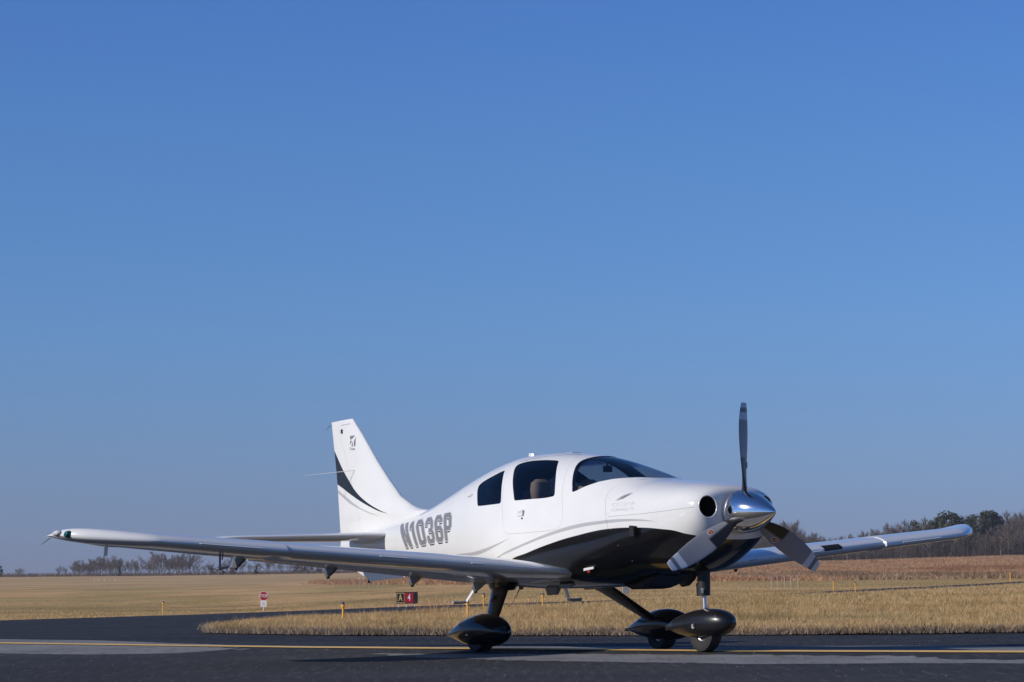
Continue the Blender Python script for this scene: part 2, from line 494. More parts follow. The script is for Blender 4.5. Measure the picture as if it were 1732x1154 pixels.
xs = np.concatenate([[-90, -60, -40, -30, -24, -19, -16, -14.5], np.arange(-13.6, 14, .16), [15, 17, 20, 24, 30, 38, 48, 60, 75, 90]])
tt = np.concatenate([np.linspace(0, 1, 12)[:-1] * .25, .25 + .5 * np.linspace(0, 1, 150)[:-1], .75 + .25 * np.linspace(0, 1, 40)])
def rows(x):
    e = float(far_edge(x)); n0 = -30; mid0 = 17.5; mid1 = min(46, e * .9)
    if abs(x) > 14: return n0 + (e - n0) * np.linspace(0, 1, len(tt))
    return np.concatenate([np.linspace(n0, mid0, 12)[:-1], np.linspace(mid0, mid1, 150)[:-1], np.linspace(mid1, e, 40)])
Yp = np.stack([rows(x) for x in xs]); Xp = np.repeat(xs[:, None], Yp.shape[1], 1)
p = (line_y(Xp) - Yp) * .85                          # distance from the centre line, positive on the near side
def band(lo, hi, soft): return np.clip((p - lo) / soft + .5, 0, 1) * np.clip((hi - p) / soft + .5, 0, 1)
up_lo = np.interp(Xp, [-9, -5.2, -4, -3.2, -1, .2, 2, 4, 6], [-3.6, -3.5, -2.4, -1.8, -1.9, -2.5, -3.3, -4.9, -5.5])
lo_hi = np.interp(Xp, [-9, -4.2, -3.4, -2.9, -2.0, -1.6, -.9, 0, 2, 3.2, 4.5, 8], [2.0, 1.75, 1.25, .5, .3, .5, 1.3, 1.75, 1.85, 1.40, 1.15, 1.3])
lo_lo = np.interp(Xp, [-9, -4, -3.2, -2.4, -.9, 0, 2, 3.4, 3.7, 4.4, 8], [.0, .0, .15, .4, .75, .62, .46, .47, .75, .72, .6])
wear = np.maximum(band(up_lo, -.12, .25), band(lo_lo, lo_hi, .16))
seal = np.clip((up_lo - p) / .4 + .5, 0, 1) * np.clip((Xp + 16) / 3, 0, 1) * .9
pave = structure(link("taxiway_pavement", grid_mesh("taxiway_pavement", Xp, Yp, M_asphalt, 0, {"wear": wear, "seal": seal})))

# loose stone chips lying on the pavement
def stone_chips(n):
    Y = 17.8 + 17 * rng.random(n) ** 1.3; X = (rng.random(n) * .44 - .22) * Y
    k = Y < np.interp(X, [-5, -4.64, -2.5, 1.8, 6.6, 12], [60, 39.5, 35.8, 34.4, 34.6, 36]); X, Y = X[k], Y[k]; n = len(X)
    Z = terrain(X, Y); s_ = .0016 + .0045 * rng.random(n) ** 5
    d = np.array([[1, 0, 0], [0, 1, 0], [-1, 0, 0], [0, -1, 0], [0, 0, 1.1]]); a = rng.uniform(0, 6.28, n)
    v = np.stack([X[:, None] + s_[:, None] * (d[None, :, 0] * np.cos(a)[:, None] - d[None, :, 1] * np.sin(a)[:, None]), Y[:, None] + s_[:, None] * (d[None, :, 0] * np.sin(a)[:, None] + d[None, :, 1] * np.cos(a)[:, None]), Z[:, None] + s_[:, None] * d[None, :, 2]], -1).reshape(-1, 3)
    f = (np.arange(n)[:, None, None] * 5 + np.array([[0, 1, 4], [1, 2, 4], [2, 3, 4], [3, 0, 4]])[None]).reshape(-1, 3)
    me = bpy.data.meshes.new("stone_chips"); me.from_pydata(v.tolist(), [], f.tolist()); me.materials.append(mat("pale_stone", (.24, .235, .23), .8))
    o = stuff(link("stone_chips", me)); o["label"] = "small pale stone chips scattered over the asphalt"
stone_chips(2600)

# yellow taxiway centre line
lx = np.concatenate([np.linspace(-60, -9, 20)[:-1], np.linspace(-9, 12, 140), np.linspace(12, 60, 16)[1:]])
ofs = np.linspace(-.16, .20, 5)
Xl = np.repeat(lx[:, None], 5, 1); Yl = line_y(Xl) - ofs[None] / .85
structure(link("taxiway_centre_line", grid_mesh("taxiway_centre_line", Xl, Yl, M_line, .006)))

ix = np.concatenate([np.linspace(-5, 14, 60), np.linspace(15, 90, 26)])
ti = np.linspace(0, 1, 40) ** 1.6
Xi = np.repeat(ix[:, None], 40, 1); Yi = isl_front(Xi) * (1 - ti) + isl_back(Xi) * ti
structure(link("grass_median", grid_mesh("grass_median", Xi, Yi, M_field, .025)))

# ---- grass blades
def blades(name, X, Y, h, w, m, zoff=.0, lean=.35, tall_var=.4, label=None, tint=None):
    n = len(X); Z = terrain(X, Y) + zoff
    th = rng.uniform(0, 2 * np.pi, n); hh = h * (1 - tall_var + 2 * tall_var * rng.random(n)); ww = w * (.6 + .8 * rng.random(n))
    la = rng.uniform(0, 2 * np.pi, n); lm = lean * hh * rng.random(n) ** .7
    dx, dy = np.cos(th) * ww / 2, np.sin(th) * ww / 2
    tx, ty = np.cos(la) * lm, np.sin(la) * lm
    B = np.stack([X, Y, Z], -1)
    v = np.empty((n, 5, 3))
    d = np.stack([dx, dy, np.zeros(n)], -1); t = np.stack([tx, ty, hh], -1)
    mid = np.stack([tx * .35, ty * .35, hh * .55], -1)
    v[:, 0] = B - d; v[:, 1] = B + d; v[:, 2] = B + mid + d * .8; v[:, 3] = B + mid - d * .8; v[:, 4] = B + t
    base = np.arange(n)[:, None] * 5
    loops = np.concatenate([base + np.array([[0, 1, 2, 3]]), base + np.array([[3, 2, 4]])], 1).ravel()
    st = (np.arange(n)[:, None] * 7 + np.array([[0, 4]])).ravel(); tot = np.tile([4, 3], n)
    me = bpy.data.meshes.new(name)
    me.vertices.add(n * 5); me.vertices.foreach_set("co", v.ravel())
    me.loops.add(n * 7); me.loops.foreach_set("vertex_index", loops.astype(np.int32))
    me.polygons.add(n * 2); me.polygons.foreach_set("loop_start", st.astype(np.int32)); me.polygons.foreach_set("loop_total", tot.astype(np.int32))
    me.update(calc_edges=True)
    at = me.attributes.new("tint", 'FLOAT', 'POINT')
    at.data.foreach_set("value", np.repeat(np.clip(rng.random(n) if tint is None else tint, 0, 1), 5).astype(np.float32))
    me.materials.append(m)
    o = stuff(link(name, me)); o["label"] = label; return o
def scatter(n, y0, y1, amin, amax, inside):
    Y = y0 + (y1 - y0) * rng.random(n); X = (amin + (amax - amin) * rng.random(n)) * Y
    k = inside(X, Y); return X[k], Y[k]
def cat_(*l): return np.concatenate([q[0] for q in l]), np.concatenate([q[1] for q in l])
in_isl = lambda X, Y: (X > -5.0) & (Y > isl_front(X)) & (Y < isl_back(X))
A0, A1 = -.215, .215
def clump(x, y, s):     # darker, taller and thinner patches of turf
    return .6 * vnoise(x * s, y * s * .5, 3) + .4 * vnoise(x * s * 4, y * s * 2, 5)
def turf(name, x, y, h, w, lean, zoff, label, s=.5):
    c = (clump(x, y, s) - .5) * 1.8 + .5
    tn = np.clip(.12 + .8 * c + rng.normal(0, .18, len(x)), 0, 1)
    blades(name, x, y, h * (.65 + .7 * vnoise(x * 1.7, y * .9, 9)), w, M_blades, zoff, lean, .5, label, tn)
x, y = cat_(scatter(190000, 34, 46, A0, A1, in_isl), scatter(150000, 46, 62, A0, A1, in_isl))
turf("median_grass", x, y, .095, .0085, .9, .02, "dry tan grass of the median between the taxiways")
x, y = cat_(scatter(110000, 62, 95, A0, A1, in_isl), scatter(70000, 95, 190, A0, A1, in_isl))
turf("median_grass", x, y, .10, .012, .9, .02, "dry tan grass of the median between the taxiways, farther part", .35)
# ragged dead fringe along the pavement edge, and taller seed stalks
n = 22000; fx = -5.0 + rng.random(n) * 14; fy = isl_front(fx) + np.abs(rng.normal(0, .40, n)) - .30 * vnoise(fx * 1.3, fx * 0, 7) * rng.random(n)
blades("fringe_grass", fx, fy, .055 * (.5 + vnoise(fx * 2.2, fy * .7, 4)), .009, M_edge, .012, 1.3, .5, "ragged dead grass fringe along the pavement edge")
clx = -5 + rng.random(220) * 14; n = 9000; k = rng.integers(0, 220, n); fx = clx[k] + rng.normal(0, .10, n); fy = isl_front(np.clip(fx, -5, 9)) + np.abs(rng.normal(.05, .25, n))
blades("fringe_grass", fx, fy, .09, .008, M_edge, .015, 1.1, .5, "taller dead grass clumps along the pavement edge")
n = 5200; fx, fy = scatter(n, 36, 75, A0, A1, in_isl)
blades("seed_stalks", fx, fy, .19, .006, M_blades, .02, .3, .4, "thin seed stalks standing above the median grass")
n = 130; kx = np.array([-1.75, -1.55, -2.0])[rng.integers(0, 3, n)]; fx = kx + rng.normal(0, .16, n); fy = 58 + rng.normal(0, .8, n)
blades("weed_clump", fx, fy, .30, .006, M_tall, .02, .3, .5, "rusty weeds at the back edge of the median")
n = 1500; fx = 5.6 + rng.normal(0, .55, n); fy = 41.5 + rng.normal(0, .5, n)
M_green = blade_mat("green_lawn_blades", [(.13, .15, .06), (.22, .22, .09), (.40, .34, .17)])
blades("green_grass_patch", fx, fy, .10, .010, M_green, .02, .8, .5, "dull green grass patch in the median at the right")
# the mown field beyond the taxiway
in_f = lambda X, Y: (Y > far_edge(X) + .2) & (Y < tall_near(X))
x, y = cat_(scatter(120000, 72, 130, A0, A1, in_f), scatter(110000, 130, 260, A0, A1, in_f))
turf("mown_field_grass", x, y, .05, .014, 1.2, -.06, "mown dry grass field beyond the taxiway", .06)
# russet tall grass on the rise before the wood
in_t = lambda X, Y: (Y > tall_near(X) + rng.normal(0, 5, len(X))) & (X / Y > -.088 + .02 * vnoise(Y * .02, Y * 0, 2)) & (Y < 430 + np.clip((X / Y + .06) / .10, 0, 1) * 400)
x, y = cat_(scatter(150000, 235, 420, -.10, A1, in_t), scatter(150000, 420, 800, -.10, A1, in_t))
c = .5 * vnoise(x * .055, y * .016, 1) + .3 * vnoise(x * .22, y * .06, 2) + .2 * vnoise(x * .8, y * .25, 6)
tn = np.clip((c - .5) * 2.7 + .5 + rng.normal(0, .10, len(x)), 0, 1)
hh = .40 * (.45 + 1.1 * vnoise(x * .16 + 9, y * .045, 8))
blades("tall_russet_grass", x, y, hh, .075, M_tall, -.06, 1.5, .4, "tall russet broomsedge covering the rise before the wood", tn)

# ==================================================================== trees
def tree_mat(name, c1, c2, rough=.9):
    m = mat(name, c1, rough, spec=.2); g = NT(m)
    oi = g.n.new("ShaderNodeObjectInfo")
    n = g.noise(g.tc.outputs["Object"], 5, 4)
    c = g.mix(g.step(n, .35, .7), c1, c2)
    c = g.mix(g.math('MULTIPLY', oi.outputs["Random"], .55), c, tuple(x * .6 for x in c1))
    g.link(c, g.bsdf.inputs["Base Color"]); return m
M_bark = tree_mat("grey_bark", (.155, .135, .125), (.21, .185, .17))
M_twig = tree_mat("bare_twigs", (.150, .122, .112), (.205, .170, .150))
M_twig_b = tree_mat("brown_twigs", (.135, .098, .075), (.18, .135, .10))
M_needle = tree_mat("evergreen_needles", (.062, .075, .048), (.10, .112, .068))
M_rust = tree_mat("rust_leaves", (.12, .05, .035), (.17, .08, .05))

def ribbon(V, Fc, a, b, w0, w1, r):
    d = (b - a); s = d.cross(Vector((r.uniform(-1, 1), r.uniform(-1, 1), r.uniform(-.4, .4))))
    if s.length < 1e-6: return
    s.normalize(); k = len(V)
    V += [a - s * w0, a + s * w0, b + s * w1, b - s * w1]; Fc.append((k, k + 1, k + 2, k + 3))
def bare_tree_meshes(seed, spread=.33, dens=1.0, upright=.8, mt=None):
    """unit-height tree: tapering trunk with limbs from low down, and a crown of twigs"""
    r = random.Random(seed); T = MB(); V = []; Fc = []
    def grow_(p, d, L, rad, lev):
        n = 3; pts = [p]; q = p.copy(); dd = d.copy()
        for i in range(n):
            dd = (dd + Vector((r.gauss(0, .13), r.gauss(0, .13), .10 + r.gauss(0, .05)))).normalized()
            q = q + dd * (L / n); pts.append(q.copy())
        if lev <= 1: T.tube(pts, [rad, rad * .85, rad * .62, rad * .3], 6 if lev == 0 else 4, False)
        else:
            for a, b, w in zip(pts, pts[1:], (rad, rad * .8, rad * .55)): ribbon(V, Fc, a, b, w, w * .8, r)
        if lev == 3: return
        kids = int([r.randint(13, 17), r.randint(7, 9), r.randint(8, 10)][lev] * (dens if lev else 1))
        for k in range(kids):
            t = ((k + r.random()) / kids * .86 + .13 if lev == 0 else r.uniform(.12, 1)); i = min(int(t * n), n - 1); u = t * n - i
            b = pts[i].lerp(pts[i + 1], u)
            ax = r.uniform(0, 2 * math.pi); side = Vector((math.cos(ax), math.sin(ax), 0))
            if lev == 0:
                e = (side * .75 + Vector((0, 0, upright * r.uniform(.6, 1.3)))).normalized()
                l = spread * (1.12 - .85 * t) * r.uniform(.75, 1.3) * 1.35
            else:
                e = (dd * .75 + side * .6 + Vector((0, 0, .22))).normalized(); l = L * r.uniform(.35, .62)
            grow_(b, e, l, rad * [.40, .45, .62][lev], lev + 1)
    grow_(Vector((0, 0, -.01)), Vector((0, 0, 1)), .9, .019, 0)
    top = max(max((v[2] for v in T.v), default=1), max((v[2] for v in V), default=1))
    sc = 1 / top
    tm = mesh("trunk", [(a * sc, b * sc, c * sc) for a, b, c in T.v], T.f, M_bark)
    cm_ = bpy.data.meshes.new("crown"); cm_.from_pydata([tuple(v * sc) for v in V], [], Fc); cm_.materials.append(mt or M_twig)
    return tm, cm_
def leafy_meshes(seed, kind, m):
    r = random.Random(seed); T = MB(); V = []; Fc = []
    T.tube([(0, 0, -.01), (.01, 0, .4), (0, .01, .8), (0, 0, .95)], [.022, .018, .010, .003], 6, False)
    blobs = []
    if kind == 'pine':
        for k in range(44):
            z = r.uniform(.22, .97); a = r.uniform(0, 6.28); q = .30 * (1.04 - z) ** .55 * r.uniform(.2, 1.0)
            blobs.append((q * math.cos(a), q * math.sin(a), z, r.uniform(.06, .11)))
    elif kind == 'cone':
        for k in range(30):
            z = r.uniform(.06, .98); a = r.uniform(0, 6.28); q = .24 * (1 - z) * r.uniform(.5, 1.0)
            blobs.append((q * math.cos(a), q * math.sin(a), z, .05 + .06 * (1 - z)))
    else:
        for k in range(26):
            a = r.uniform(0, 6.28); z = r.uniform(.25, .92); q = .42 * math.sqrt(max(.02, 1 - ((z - .5) / .5) ** 2)) * r.uniform(.2, 1)
            blobs.append((q * math.cos(a), q * math.sin(a), z, r.uniform(.08, .14)))
    for x, y, z, R_ in blobs:
        T.tube([(0, 0, max(.05, z - .12)), (x * .6, y * .6, z - .03), (x, y, z)], [.006, .004, .002], 3, False)
        for k in range(60):
            d = Vector((r.gauss(0, 1), r.gauss(0, 1), r.gauss(0, .75))).normalized() * R_ * r.random() ** .4
            c = Vector((x, y, z)) + d; s = r.uniform(.016, .034)
            u = Vector((r.gauss(0, 1), r.gauss(0, 1), r.gauss(0, 1))).normalized() * s; w = u.cross(Vector((r.gauss(0, 1), r.gauss(0, 1), r.gauss(0, 1)))).normalized() * s * .6
            k0 = len(V); V += [c - u, c + w, c + u, c - w]; Fc.append((k0, k0 + 1, k0 + 2, k0 + 3))
    tm = mesh("trunk", T.v, T.f, M_bark)
    cm_ = bpy.data.meshes.new("crown"); cm_.from_pydata([tuple(v) for v in V], [], Fc); cm_.materials.append(m)
    return tm, cm_
BARE = [bare_tree_meshes(s_, sp, dn, up, mt) for s_, sp, dn, up, mt in ((1, .34, 1, .5, None), (2, .30, 1.1, .7, None), (3, .40, 1, .4, None), (4, .36, .9, .55, None), (5, .27, 1.15, .85, None), (6, .38, 1.1, .45, M_twig_b), (7, .42, 1.2, .4, M_twig_b))]
PINE = [leafy_meshes(11 + k, 'pine', M_needle) for k in range(3)]
CONE = [leafy_meshes(21 + k, 'cone', M_needle) for k in range(2)]
BUSH = [leafy_meshes(31 + k, 'bush', M_rust) for k in range(2)]
def plant_tree(name, meshes, x, y, h, label, cat, group=None, wide=1.0):
    t = thing(name, label, cat, (x, y, float(terrain(x, y)) - .1), (0, 0, rng.uniform(0, 6.28)), group)
    for nm, me in zip(("trunk", "crown"), meshes):
        o = link(nm, me, t); o.scale = (h * wide, h * wide, h)
    return t
px_ = lambda u, Y: (u - 866) / 4505.3 * Y
GR = "bare trees of the wood on the right"
# canopy outline of the wood: column in the photo -> height in m at 800 m
env = lambda u: float(np.interp(u, [1240, 1290, 1330, 1360, 1395, 1420, 1450, 1490, 1530, 1570, 1600, 1650, 1690, 1720, 1780], [8.5, 10, 11.5, 9, 6.5, 7, 7.5, 8.5, 9.5, 10, 11, 11, 10.5, 12, 12]))
for row, (Y0, n) in enumerate(((788, 28), (798, 34), (810, 34), (824, 32), (842, 28), (862, 22))):
    for k in range(n):
        u = 1235 + (1790 - 1235) * (k + rng.uniform(.1, .9)) / n; Y = Y0 + rng.uniform(-6, 8)
        h = env(u) * 1.14 * rng.uniform(.80, 1.08) * (.72 if row == 0 else .9 if row == 1 else 1.0)
        plant_tree("bare_tree", BARE[rng.integers(0, 7)], px_(u, Y), Y, h, "leafless grey-brown tree crowded into the wood at the right", "tree", GR, rng.uniform(.85, 1.2))
for u, y, h in ((1332, 812, 12.2), (1310, 815, 10.8), (1347, 818, 11.0), (1722, 800, 13.0), (1512, 812, 11.4), (1577, 830, 12.0), (1500, 826, 10.6)):
    plant_tree("bare_tree", BARE[rng.integers(0, 5)], px_(u, y), y, h * 1.08, "leafless grey-brown tree crowded into the wood at the right", "tree", GR, .9)
for u, y, h, lab in ((1543, 796, 10.0, "small green pine left of the tallest pines, behind the far wing"), (1597, 800, 12.4, "tallest dark pine of the wood, right above the far wing tip"), (1612, 803, 11.6, "broad dark pine touching the right side of the tallest pine"),
                     (1583, 806, 11.0, "dark pine touching the left side of the tallest pine"), (1640, 797, 11.2, "bluish green pine standing free just right of the far wing tip"), (1666, 802, 12.0, "dark pine at the crest of the wood right of the wing tip"),
                     (1680, 804, 11.6, "dark round-topped pine last in the row to the right"), (1570, 802, 9.9, "olive pine half hidden among bare trees above the wing tip")):
    plant_tree("pine_tree", PINE[rng.integers(0, 3)], px_(u, y), y, h * 1.10, lab, "pine tree", "pines in the wood", 1.25)
GL = "bare trees along the left horizon"
for u0, u1, n, h0, h1 in ((122, 160, 11, 3.0, 4.2), (158, 206, 13, 3.8, 5.2), (210, 252, 6, 2.4, 4.6), (252, 330, 17, 3.4, 6.4), (330, 365, 4, 2.0, 3.4), (372, 470, 11, 2.4, 4.6), (470, 700, 22, 2.4, 4.0), (90, 118, 2, 2.2, 3.0), (30, 40, 2, 2, 2.8)):
    for k in range(n):
        u = u0 + (u1 - u0) * (k + rng.uniform(.1, .9)) / n; Y = 830 + rng.uniform(-14, 30)
        plant_tree("bare_tree", BARE[rng.integers(0, 7)], px_(u, Y), Y, rng.uniform(h0, h1) * 1.28, "small leafless tree in the thin row along the left horizon", "tree", GL, rng.uniform(.9, 1.4))
for u, y, h, m, lab in ((432, 800, 2.6, CONE[0], "small dark cone-shaped evergreen under the near wing on the horizon"), (202, 806, 2.6, CONE[1], "dark low evergreen among bare trees on the left horizon"),
                        (2, 830, 3.4, CONE[1], "pale green tree cut by the left picture edge")):
    plant_tree("evergreen_tree", m, px_(u, y), y, h, lab, "evergreen tree", None, 1.3)
for k, (u, h) in enumerate(((520, 3.6), (540, 3.2), (500, 2.6), (375, 2.6), (392, 2.4), (360, 2.2))):
    plant_tree("rust_shrub", BUSH[k % 2], px_(u, 803), 803, h, ("reddish brown shrub below the tailplane on the horizon" if u > 450 else "low reddish shrub below the pitot mast on the horizon"), "shrub", "reddish shrubs on the horizon" if u > 450 else "low reddish shrubs by the pitot mast", 1.6)
# brush at the foot of the wood and along the horizon
def brush(name, n, u0, u1, Y0, Y1, h, w, m, label):
    u = u0 + (u1 - u0) * rng.random(n); Y = Y0 + (Y1 - Y0) * rng.random(n)
    blades(name, (u - 866) / 4505.3 * Y, Y, h, w, m, -.1, .9, .6, label)
M_brush = blade_mat("brown_brush", [(.11, .085, .075), (.16, .12, .10), (.13, .10, .085), (.19, .145, .12)])
brush("wood_undergrowth", 42000, 1230, 1800, 786, 870, 3.6, .09, M_brush, "tangled brown undergrowth filling the wood on the right")
brush("horizon_brush", 9000, -60, 720, 800, 850, .9, .10, M_brush, "low brown brush along the left horizon")

# ==================================================================== airfield furniture
def on_ground(x, y, z=0.0): return (x, y, float(terrain(x, y)) + z)
M_yellow = mat("yellow_marker_paint", (.80, .42, .06), .55); M_purple = mat("violet_lens", (.06, .025, .13), .15, coat=.6)
M_pole = mat("galvanised_pole", (.42, .42, .42), .5, .4); M_sign_red = mat("sign_red", (.38, .012, .025), .45); M_sign_white = mat("sign_white", (.80, .78, .78), .5)
M_sign_black = mat("sign_black", (.012, .011, .012), .5); M_sign_yellow = mat("sign_yellow", (.72, .50, .20), .5); M_faint = mat("faded_print", (.55, .45, .48), .6)
def edge_light(x, y, h, label, zo=0.0):
    t = thing("taxiway_edge_light", label, "taxiway light", on_ground(x, y, zo), (0, 0, 0), "taxiway edge lights")
    MB().tube([(0, 0, -.05), (0, 0, h * .72)], h * .045, 12).build("stake", M_yellow, t)
    MB().lathe([(h * .70, h * .050), (h * .74, h * .085), (h * .86, h * .095), (h * .88, h * .06)], (0, 0, 0), 2, 14).build("collar", M_yellow, t)
    MB().lathe([(h * .88, h * .075), (h * .93, h * .080), (h * .98, h * .055), (h * 1.0, h * .01)], (0, 0, 0), 2, 14).build("lens", M_purple, t)
edge_light(-13.48, 102.9, .50, "yellow edge light with violet lens alone at the left, left of the stop sign")
edge_light(-3.21, 50.3, .41, "yellow edge light with violet lens at the median between stop sign and main wheel")
edge_light(-.86, 49.8, .39, "yellow edge light with violet lens just behind the near main wheel")
edge_light(.73, 67.5, .38, "yellow edge light with violet lens below the belly, right of the near gear leg")
edge_light(-.78, 69.5, .43, "thin yellow edge light seen left of the near gear leg")
edge_light(15.55, 130, .50, "left one of the pair of yellow edge lights right of the nose wheel")
edge_light(13.92, 109, .45, "right one of the pair of yellow edge lights right of the nose wheel")
edge_light(38.82, 209, .75, "yellow edge light farthest right, before the russet grass", -.05)

def flat_text(txt, size, m, parent, loc, name, sx=1.0, bold=0.0):
    cu = bpy.data.curves.new("lettering", 'FONT'); cu.body = txt; cu.align_x = 'CENTER'; cu.align_y = 'CENTER'; cu.size = size; cu.offset = bold; cu.extrude = .002
    o = link("lettering", cu); me = bpy.data.meshes.new_from_object(o.evaluated_get(bpy.context.evaluated_depsgraph_get())); bpy.data.objects.remove(o)
    for v in me.vertices: v.co = Vector((v.co.x * sx, -v.co.z, v.co.y))
    me.materials.clear(); me.materials.append(m)
    return link(name, me, parent, loc)
sx_, sy_ = -10.62, 113.6; pm = 4505.3 / sy_            # pixels per metre there
t = thing("stop_sign", "red octagonal STOP sign over a small white plate at the far taxiway edge", "stop sign", on_ground(sx_, sy_, -.05), (0, 0, 0))
def octagon(r): return [(r * math.cos(R(22.5 + 45 * k)), r * math.sin(R(22.5 + 45 * k))) for k in range(8)]
zc = 25.5 / pm; ro = 8.2 / pm
MB().box((0, .02, 33 / pm / 2 - .05), (.035, .035, 33 / pm)).build("post", M_sign_white, t, smooth=False)
MB().prism([(a, zc + b) for a, b in octagon(ro)], 1, -.004, .004).build("sign_rim", M_sign_white, t, smooth=False)
MB().prism([(a, zc + b) for a, b in octagon(ro * .92)], 1, -.009, -.004).build("sign_face", M_sign_red, t, smooth=False)
flat_text("STOP", ro * .86, M_sign_white, t, (0, -.0115, zc), "sign_lettering", .82, ro * .012)
MB().box((0, -.002, 12.6 / pm), (10.5 / pm, .008, 10.4 / pm)).build("plate", M_sign_white, t, smooth=False)
for k in range(3): MB().box((0, -.008, (10.9 + 1.5 * k) / pm), (4.6 / pm, .004, .8 / pm)).build("plate_print", M_faint, t, smooth=False)

sx_, sy_ = -3.60, 90.2; pm = 4505.3 / sy_
t = thing("taxiway_sign", "low black and red taxiway sign reading A and 4 behind the near gear", "airfield sign", on_ground(sx_, sy_, -.03), (0, 0, R(-4)))
W_, H_, D_ = 36.5 / pm, 19.3 / pm, .09; z0 = 7.0 / pm
MB().box((0, 0, z0 + H_ / 2), (W_, D_, H_)).build("cabinet", M_sign_black, t, smooth=False)
def face(u0, u1, m, nm, y): 
    return MB().box(((u0 + u1) / 2 / pm - W_ / 2, -D_ / 2 - y, z0 + H_ / 2 - .2 / pm), ((u1 - u0) / pm, .006, 16.6 / pm)).build(nm, m, t, smooth=False)
face(1.1, 14.3, M_sign_yellow, "border", .003)
MB().box(((1.9 + 13.4) / 2 / pm - W_ / 2, -D_ / 2 - .008, z0 + H_ / 2 - .2 / pm), (11.4 / pm, .006, 14.8 / pm)).build("panel", M_sign_black, t, smooth=False)
face(14.8, 29.4, M_sign_red, "panel", .003)
flat_text("A", 15.5 / pm, M_sign_yellow, t, (7.6 / pm - W_ / 2, -D_ / 2 - .0135, z0 + H_ / 2 - .4 / pm), "sign_lettering", .62, .004)
flat_text("4", 15.5 / pm, M_sign_white, t, (22.2 / pm - W_ / 2, -D_ / 2 - .0085, z0 + H_ / 2), "sign_lettering", .62, .004)
for u in (4.2, 17.5, 31.5): MB().tube([(u / pm - W_ / 2, 0, -.05), (u / pm - W_ / 2, 0, z0)], .016, 8).build("leg", M_sign_white, t)

# approach-light poles and other small things in the field
for k, (u, yt, yb, Y) in enumerate(((1300, 974, 996, 144), (1310, 973.5, 996, 144), (1322, 974, 996.5, 143.4), (1333, 973.5, 996.5, 143), (1345, 973, 996.5, 142.5))):
    x = px_(u, Y); h = (yb - yt) / (4505.3 / Y)
    t = thing("light_pole", ["leftmost", "second", "middle", "fourth", "rightmost"][k] + " of five slender grey light poles right of the nose wheel", "light pole", on_ground(x, Y, -.05), (0, 0, 0), "light poles right of the nose wheel")
    MB().tube([(0, 0, -.1), (0, 0, h)], .016, 6).build("pole", M_pole, t); MB().box((-.05, 0, h), (.16, .05, .035)).build("lamp_head", M_pole, t, smooth=False)
for k, (u, Y) in enumerate(((160, 376), (166, 375), (177, 374), (195, 373))):
    x = px_(u, Y); h = 14 / (4505.3 / Y)
    t = thing("light_pole", ["leftmost", "second", "third", "rightmost"][k] + " of four thin white-topped poles in the left field", "light pole", on_ground(x, Y, -.05), (0, 0, 0), "white-topped poles in the left field")
    MB().tube([(0, 0, -.1), (0, 0, h)], .018, 6).build("pole", M_pole, t); MB().box((0, 0, h), (.10, .10, .12)).build("lamp_head", M_sign_white, t, smooth=False)
for k, (u, Y) in enumerate(((606, 271), (613, 270), (622, 268), (637, 262), (645, 260))):
    x = px_(u, Y); h = 18 / (4505.3 / Y)
    t = thing("light_pole", ["leftmost", "second", "middle", "fourth", "rightmost"][k] + " of five thin poles standing in the field below the tail", "light pole", on_ground(x, Y, -.05), (0, 0, 0), "thin poles below the tail")
    MB().tube([(0, 0, -.1), (0, 0, h)], .014, 6).build("pole", M_pole, t); MB().box((0, 0, h), (.09, .09, .09)).build("lamp_head", M_sign_white, t, smooth=False)
Y = 102; pm = 4505.3 / Y
t = thing("field_panel", "grey panel on two legs in the field behind the far gear leg", "panel", on_ground(px_(1055, Y), Y, -.03), (0, 0, R(12)))
MB().box((0, 0, 12 / pm), (11 / pm, .03, 13 / pm)).build("panel_face", M_pole, t, smooth=False)
for u in (-5.5, 5.5): MB().tube([(u / pm, .03, -.05), (u / pm, .03, 18 / pm)], .012, 6).build("leg", M_pole, t)

# ---- thin winter haze over the field
hz = bpy.data.materials.new("thin_haze"); hz.use_nodes = True
hz.node_tree.nodes.clear()
ho = hz.node_tree.nodes.new("ShaderNodeOutputMaterial"); hv = hz.node_tree.nodes.new("ShaderNodeVolumePrincipled")
hv.inputs["Color"].default_value = (.86, .90, .96, 1); hv.inputs["Density"].default_value = .00012; hv.inputs["Anisotropy"].default_value = .2
hz.node_tree.links.new(hv.outputs[0], ho.inputs["Volume"])
hb_ = MB().box((0, 720, 11), (2000, 1640, 30)).build("haze", hz, smooth=False)
stuff(hb_); hb_["label"] = "thin pale haze over the whole airfield"
# ==================================================================== the aircraft
# local frame of the aircraft: x forward from the spinner tip, y to its left, z up from the wheels
PITCH, BANK = 0.0571, 0.0087
BO = Vector((2.6, 0.0, 0.02))                      # the root sits on the ground under the cabin
Rz = Matrix.Rotation(math.atan2(-0.8222, 0.5691), 3, 'Z')
Rb = Rz @ Matrix.Rotation(-PITCH, 3, 'Y') @ Matrix.Rotation(BANK, 3, 'X')
ORG = Vector((2.3087, 23.6025, 0.1830))
plane = thing("light_aircraft", "white single propeller light aircraft with black belly parked across the taxiway line", "airplane",
              ORG + Rb @ (-BO), Rb.to_euler())
def local_ground(x, y):
    """ground height below a local point, in local z"""
    w = ORG + Rb @ Vector((x, y, 0))
    return float(terrain(w.x, w.y)) - w.z
def part(name, m, parent=None, label=None):
    o = link(name, m, parent or plane, (BO if parent is None else (0, 0, 0)))
    if label: o["label"] = label
    return o
def pempty(name):
    return link(name, None, plane, BO)

